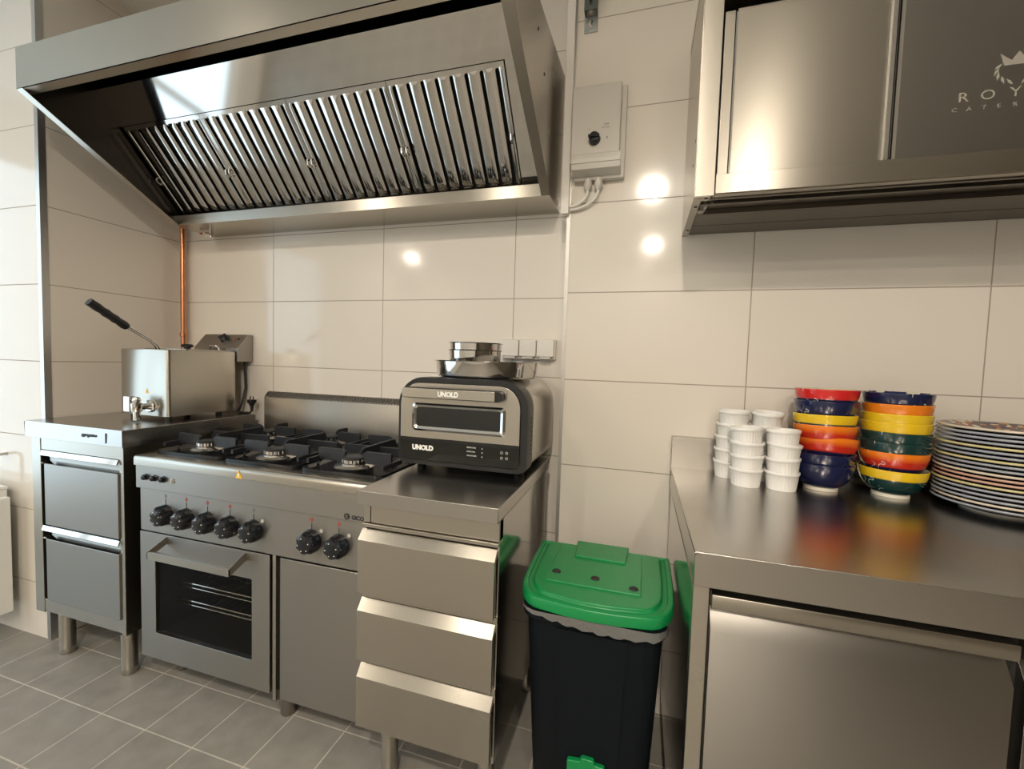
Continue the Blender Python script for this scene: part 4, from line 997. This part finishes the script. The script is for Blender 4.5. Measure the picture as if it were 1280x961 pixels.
em.prism([(cx_ - 0.024, cz_ + 0.006), (cx_ + 0.024, cz_ + 0.006), (cx_ + 0.032, cz_ + 0.032), (cx_ + 0.012, cz_ + 0.016), (cx_, cz_ + 0.034), (cx_ - 0.012, cz_ + 0.016), (cx_ - 0.032, cz_ + 0.032)], 'y', yL - 0.0003, yL + 0.0003)
em.build('engraved_emblem', M_ENGR, d2o)

# ================================================================== CROCKERY on the right counter
CT = CZ + 0.0004
# ramekins: one fluted mesh, copied
def flute(r, z, t):
    return r * (1 - 0.040 * abs(math.sin(16 * t))) if (0.004 < z < 0.042 and r > 0.036) else r
RH = 0.0525
ram_p = [(0, 0.002), (0.034, 0.002), (0.035, 0), (0.037, 0), (0.0372, 0.004), (0.0376, 0.006), (0.0415, 0.0400), (0.0425, 0.0425), (0.0440, 0.0440), (0.0445, 0.0480), (0.0440, 0.0518), (0.0425, RH), (0.0405, 0.0515), (0.0395, 0.046), (0.0365, 0.010), (0.034, 0.006), (0, 0.006)]
ram = MB().lathe(ram_p, (0, 0, 0), 128, fn=flute).build('ramekin', M_CERAM, angle=60)
ram_stacks = [
    ('front left stack beside the steel backsplash end', 2.602, -0.294, [0, 0.0385, 0.0765, 0.116], [(0, 0, 0), (0.012, 0.01, 0.001), (-0.02, 0.012, -0.001), (0.05, -0.03, -0.003)]),
    ('front right stack next to the bowls', 2.692, -0.298, [0, 0.0385, 0.0775, 0.116], [(0, 0, 0), (0.02, 0.03, 0.002), (-0.03, -0.05, 0.0), (0.02, -0.05, -0.002)]),
    ('back left stack against the backsplash', 2.572, -0.2045, [0, 0.0385, 0.077, 0.1155, 0.154], [(0, 0, 0), (0, 0.01, 0.001), (0.01, 0, 0.002), (0.0, 0.01, 0.004), (0.0, 0.0, 0.008)]),
    ('back right stack against the backsplash', 2.666, -0.2045, [0, 0.0385, 0.077, 0.1155, 0.154], [(0, 0, 0), (0, 0, 0), (0.01, 0, 0), (0.02, 0.02, 0.002), (0.03, 0.06, 0.004)]),
]
names4 = ['bottom', 'second from bottom', 'second from top', 'top']
names5 = ['bottom', 'second from bottom', 'middle', 'second from top', 'top']
first = True
for where, x, y, zs, tl in ram_stacks:
    for k, z in enumerate(zs):
        o = ram if first else ram.copy()
        if not first: C.objects.link(o)
        first = False
        o.location = (x + tl[k][2], y, CT + z + (0.0 if k == 0 else 0.0))
        o.rotation_euler = (tl[k][0], tl[k][1], k * 0.7 + x)
        pos = (names4 if len(zs) == 4 else names5)[k]
        tag(o, 'white fluted ramekin, %s of the %s' % (pos, where), 'ramekin', 'white ramekins on the right counter')

# bowls: body and unglazed foot
NAVY, GREEN_D, ORANGE, RED_, YEL, BLACKB = (0.010, 0.014, 0.060), (0.008, 0.040, 0.038), (0.80, 0.20, 0.010), (0.55, 0.025, 0.010), (0.78, 0.52, 0.015), (0.012, 0.012, 0.018)
G = {
    'navy': glaze('navy_glaze', NAVY), 'orange': glaze('orange_red_glaze', RED_, ORANGE, 0.061, soft=0.008, low=NAVY),
    'orange_in': None, 'yellow': glaze('green_glaze_yellow_rim', GREEN_D, YEL, 0.053, soft=0.0015),
    'red': glaze('navy_glaze_red_rim', NAVY, (0.62, 0.022, 0.020), 0.051, soft=0.0015), 'green': glaze('dark_green_glaze', GREEN_D),
    'allyellow': glaze('yellow_band_glaze', GREEN_D, YEL, 0.046, soft=0.0015, squiggle=False), 'allorange': glaze('orange_band_glaze', BLACKB, (0.80, 0.22, 0.012), 0.046, soft=0.0015, squiggle=False),
}
M_IN = {'navy': mosaic('painted_bowl_inside', [NAVY, (0.75, 0.62, 0.25), NAVY, (0.7, 0.66, 0.5), (0.02, 0.03, 0.1)], 70)}
M_INSIDE = mat('cream_glazed_inside', (0.62, 0.55, 0.40), 0.15)
BR, BH = 0.0765, 0.078
bp_out = [(0, 0.0095), (0.040, 0.0095), (0.0405, 0.010), (0.050, 0.016), (0.062, 0.029), (0.070, 0.045), (0.0748, 0.062), (BR, 0.0755), (BR, BH - 0.0008), (BR - 0.0012, BH)]
bp_in = [(BR - 0.0012, BH), (BR - 0.0035, BH - 0.001), (0.0705, 0.062), (0.065, 0.045), (0.056, 0.031), (0.043, 0.021), (0, 0.018)]
foot_p = [(0, 0.006), (0.033, 0.006), (0.034, 0.0), (0.041, 0.0), (0.0415, 0.002), (0.0405, 0.0098), (0, 0.0098)]
bowl_me, foot_me = {}, None
def make_bowl(kind, name_label, loc, rot):
    global foot_me
    t = thing('bowl', loc, name_label, 'bowl', 'painted bowls on the right counter')
    t.rotation_euler = rot
    if kind not in bowl_me:
        prof = bp_out + bp_in[1:]
        mids = [0] * (len(bp_out) - 1) + [1] * (len(bp_in) - 1)
        b = MB().lathe(prof, (0, 0, 0), 64, mids=mids).build('bowl_body', [G[kind], M_IN.get(kind, M_INSIDE)], t, local=True, angle=70)
        bowl_me[kind] = b
    else:
        b = bowl_me[kind].copy(); C.objects.link(b); b.parent = t
    if foot_me is None:
        foot_me = MB().lathe(foot_p, (0, 0, 0), 48).build('foot_ring', M_FOOT, t, local=True)
    else:
        f = foot_me.copy(); C.objects.link(f); f.parent = t
    return t
stackL = [('navy', 0, 0, 0, 'plain navy painted bowl, bottom of the stack beside the ramekins'),
          ('navy', 0.029, 0, 0.001, 'plain navy painted bowl, second from bottom of the stack beside the ramekins'),
          ('orange', 0.069, 0.13, 0.006, 'tilted red bowl with orange rim resting on the navy bowls beside the ramekins'),
          ('orange', 0.104, 0.07, 0.003, 'red bowl with orange rim just under the yellow rimmed bowl beside the ramekins'),
          ('yellow', 0.136, 0.03, 0.000, 'dark green bowl with yellow rim under the navy bowl beside the ramekins'),
          ('navy', 0.175, 0.01, 0.0, 'navy painted bowl directly under the red rimmed bowl'),
          ('red', 0.207, 0.008, 0.0, 'navy bowl with bright red rim, top of the stack beside the ramekins')]
for kind, dz, tilt, dx, lab in stackL:
    make_bowl(kind, lab, (2.806 + dx, -0.2455, CT + dz), (0, tilt, 0.6 + dz * 9))
stackR = [('yellow', 0, 0, 0, 'dark green bowl with yellow rim, bottom of the stack beside the plates'),
          ('orange', 0.047, 0.01, 0, 'red bowl with orange rim in the stack beside the plates'),
          ('green', 0.074, 0, 0, 'plain dark green bowl, lower of two in the stack beside the plates'),
          ('green', 0.101, 0, 0, 'plain dark green bowl under the yellow rims beside the plates'),
          ('allyellow', 0.127, 0.0, 0, 'yellow banded bowl, lower of two in the stack beside the plates'),
          ('allyellow', 0.150, 0, 0.0, 'yellow banded bowl, upper of two in the stack beside the plates'),
          ('allorange', 0.176, 0.01, 0, 'orange banded bowl under the top navy bowl beside the plates'),
          ('navy', 0.205, 0, 0, 'navy bowl with patterned inside, top of the stack beside the plates')]
for kind, dz, tilt, dx, lab in stackR:
    make_bowl(kind, lab, (2.972 + dx, -0.2455, CT + dz), (0, tilt, 2.1 + dz * 7))

# plates
M_PL_IN = mosaic('painted_plate_face', [(0.06, 0.05, 0.10), (0.45, 0.20, 0.06), (0.60, 0.55, 0.42), (0.12, 0.09, 0.08), (0.30, 0.10, 0.06), (0.05, 0.10, 0.16)], 90)
M_PL_UNDER = mat('dark_plate_underside', (0.012, 0.018, 0.030), 0.2)
EDGE = {'cream': mat('cream_plate_edge', (0.66, 0.58, 0.46), 0.2), 'grey': mat('grey_blue_plate_edge', (0.34, 0.36, 0.40), 0.2), 'yellow': mat('pale_yellow_plate_edge', (0.62, 0.55, 0.28), 0.2), 'pink': mat('pinkish_plate_edge', (0.58, 0.36, 0.27), 0.2)}
seq = ['grey', 'cream', 'grey', 'grey', 'grey', 'yellow', 'pink', 'pink', 'cream', 'grey', 'grey', 'yellow', 'grey', 'grey', 'yellow', 'grey', 'grey', 'grey', 'cream']
PR = 0.127
pl_prof = [(0, 0.003), (0.062, 0.003), (0.064, 0), (0.070, 0), (0.072, 0.004), (0.095, 0.0115), (PR - 0.003, 0.0198), (PR, 0.0212), (PR + 0.0006, 0.0240), (PR - 0.001, 0.0258), (PR - 0.006, 0.0248), (0.094, 0.0155), (0.070, 0.0085), (0, 0.0075)]
pl_mid = [3, 3, 3, 3, 0, 0, 1, 1, 1, 1, 2, 2, 2]
pl_me = {}
ORD = ['bottom', 'second', 'third', 'fourth', 'fifth', 'sixth', 'seventh', 'eighth', 'ninth', 'tenth', 'eleventh', 'twelfth', 'thirteenth', 'fourteenth', 'fifteenth', 'sixteenth', 'seventeenth', 'eighteenth', 'top']
CN = {'cream': 'cream', 'grey': 'grey', 'yellow': 'pale yellow', 'pink': 'pinkish'}
for k, e in enumerate(seq):
    if e not in pl_me:
        o = MB().lathe(pl_prof, (0, 0, 0), 96, mids=pl_mid).build('dinner_plate', [M_PL_UNDER, EDGE[e], M_PL_IN, M_FOOT], angle=60); pl_me[e] = o
    else:
        o = pl_me[e].copy(); C.objects.link(o)
    o.location = (3.174 + 0.0015 * math.sin(k * 2.1), -0.302 + 0.0015 * math.cos(k * 1.3), CT + 0.01035 * k); o.rotation_euler = (0, 0, k * 1.1)
    if k == 0: lab = 'dinner plate with %s edge, bottom of the plate stack on the right counter' % CN[e]
    elif k == len(seq) - 1: lab = 'patterned dinner plate with %s edge, top of the plate stack on the right counter' % CN[e]
    else: lab = 'dinner plate with %s edge, %s from the bottom of the plate stack' % (CN[e], ORD[k])
    tag(o, lab, 'plate', 'dinner plates on the right counter')
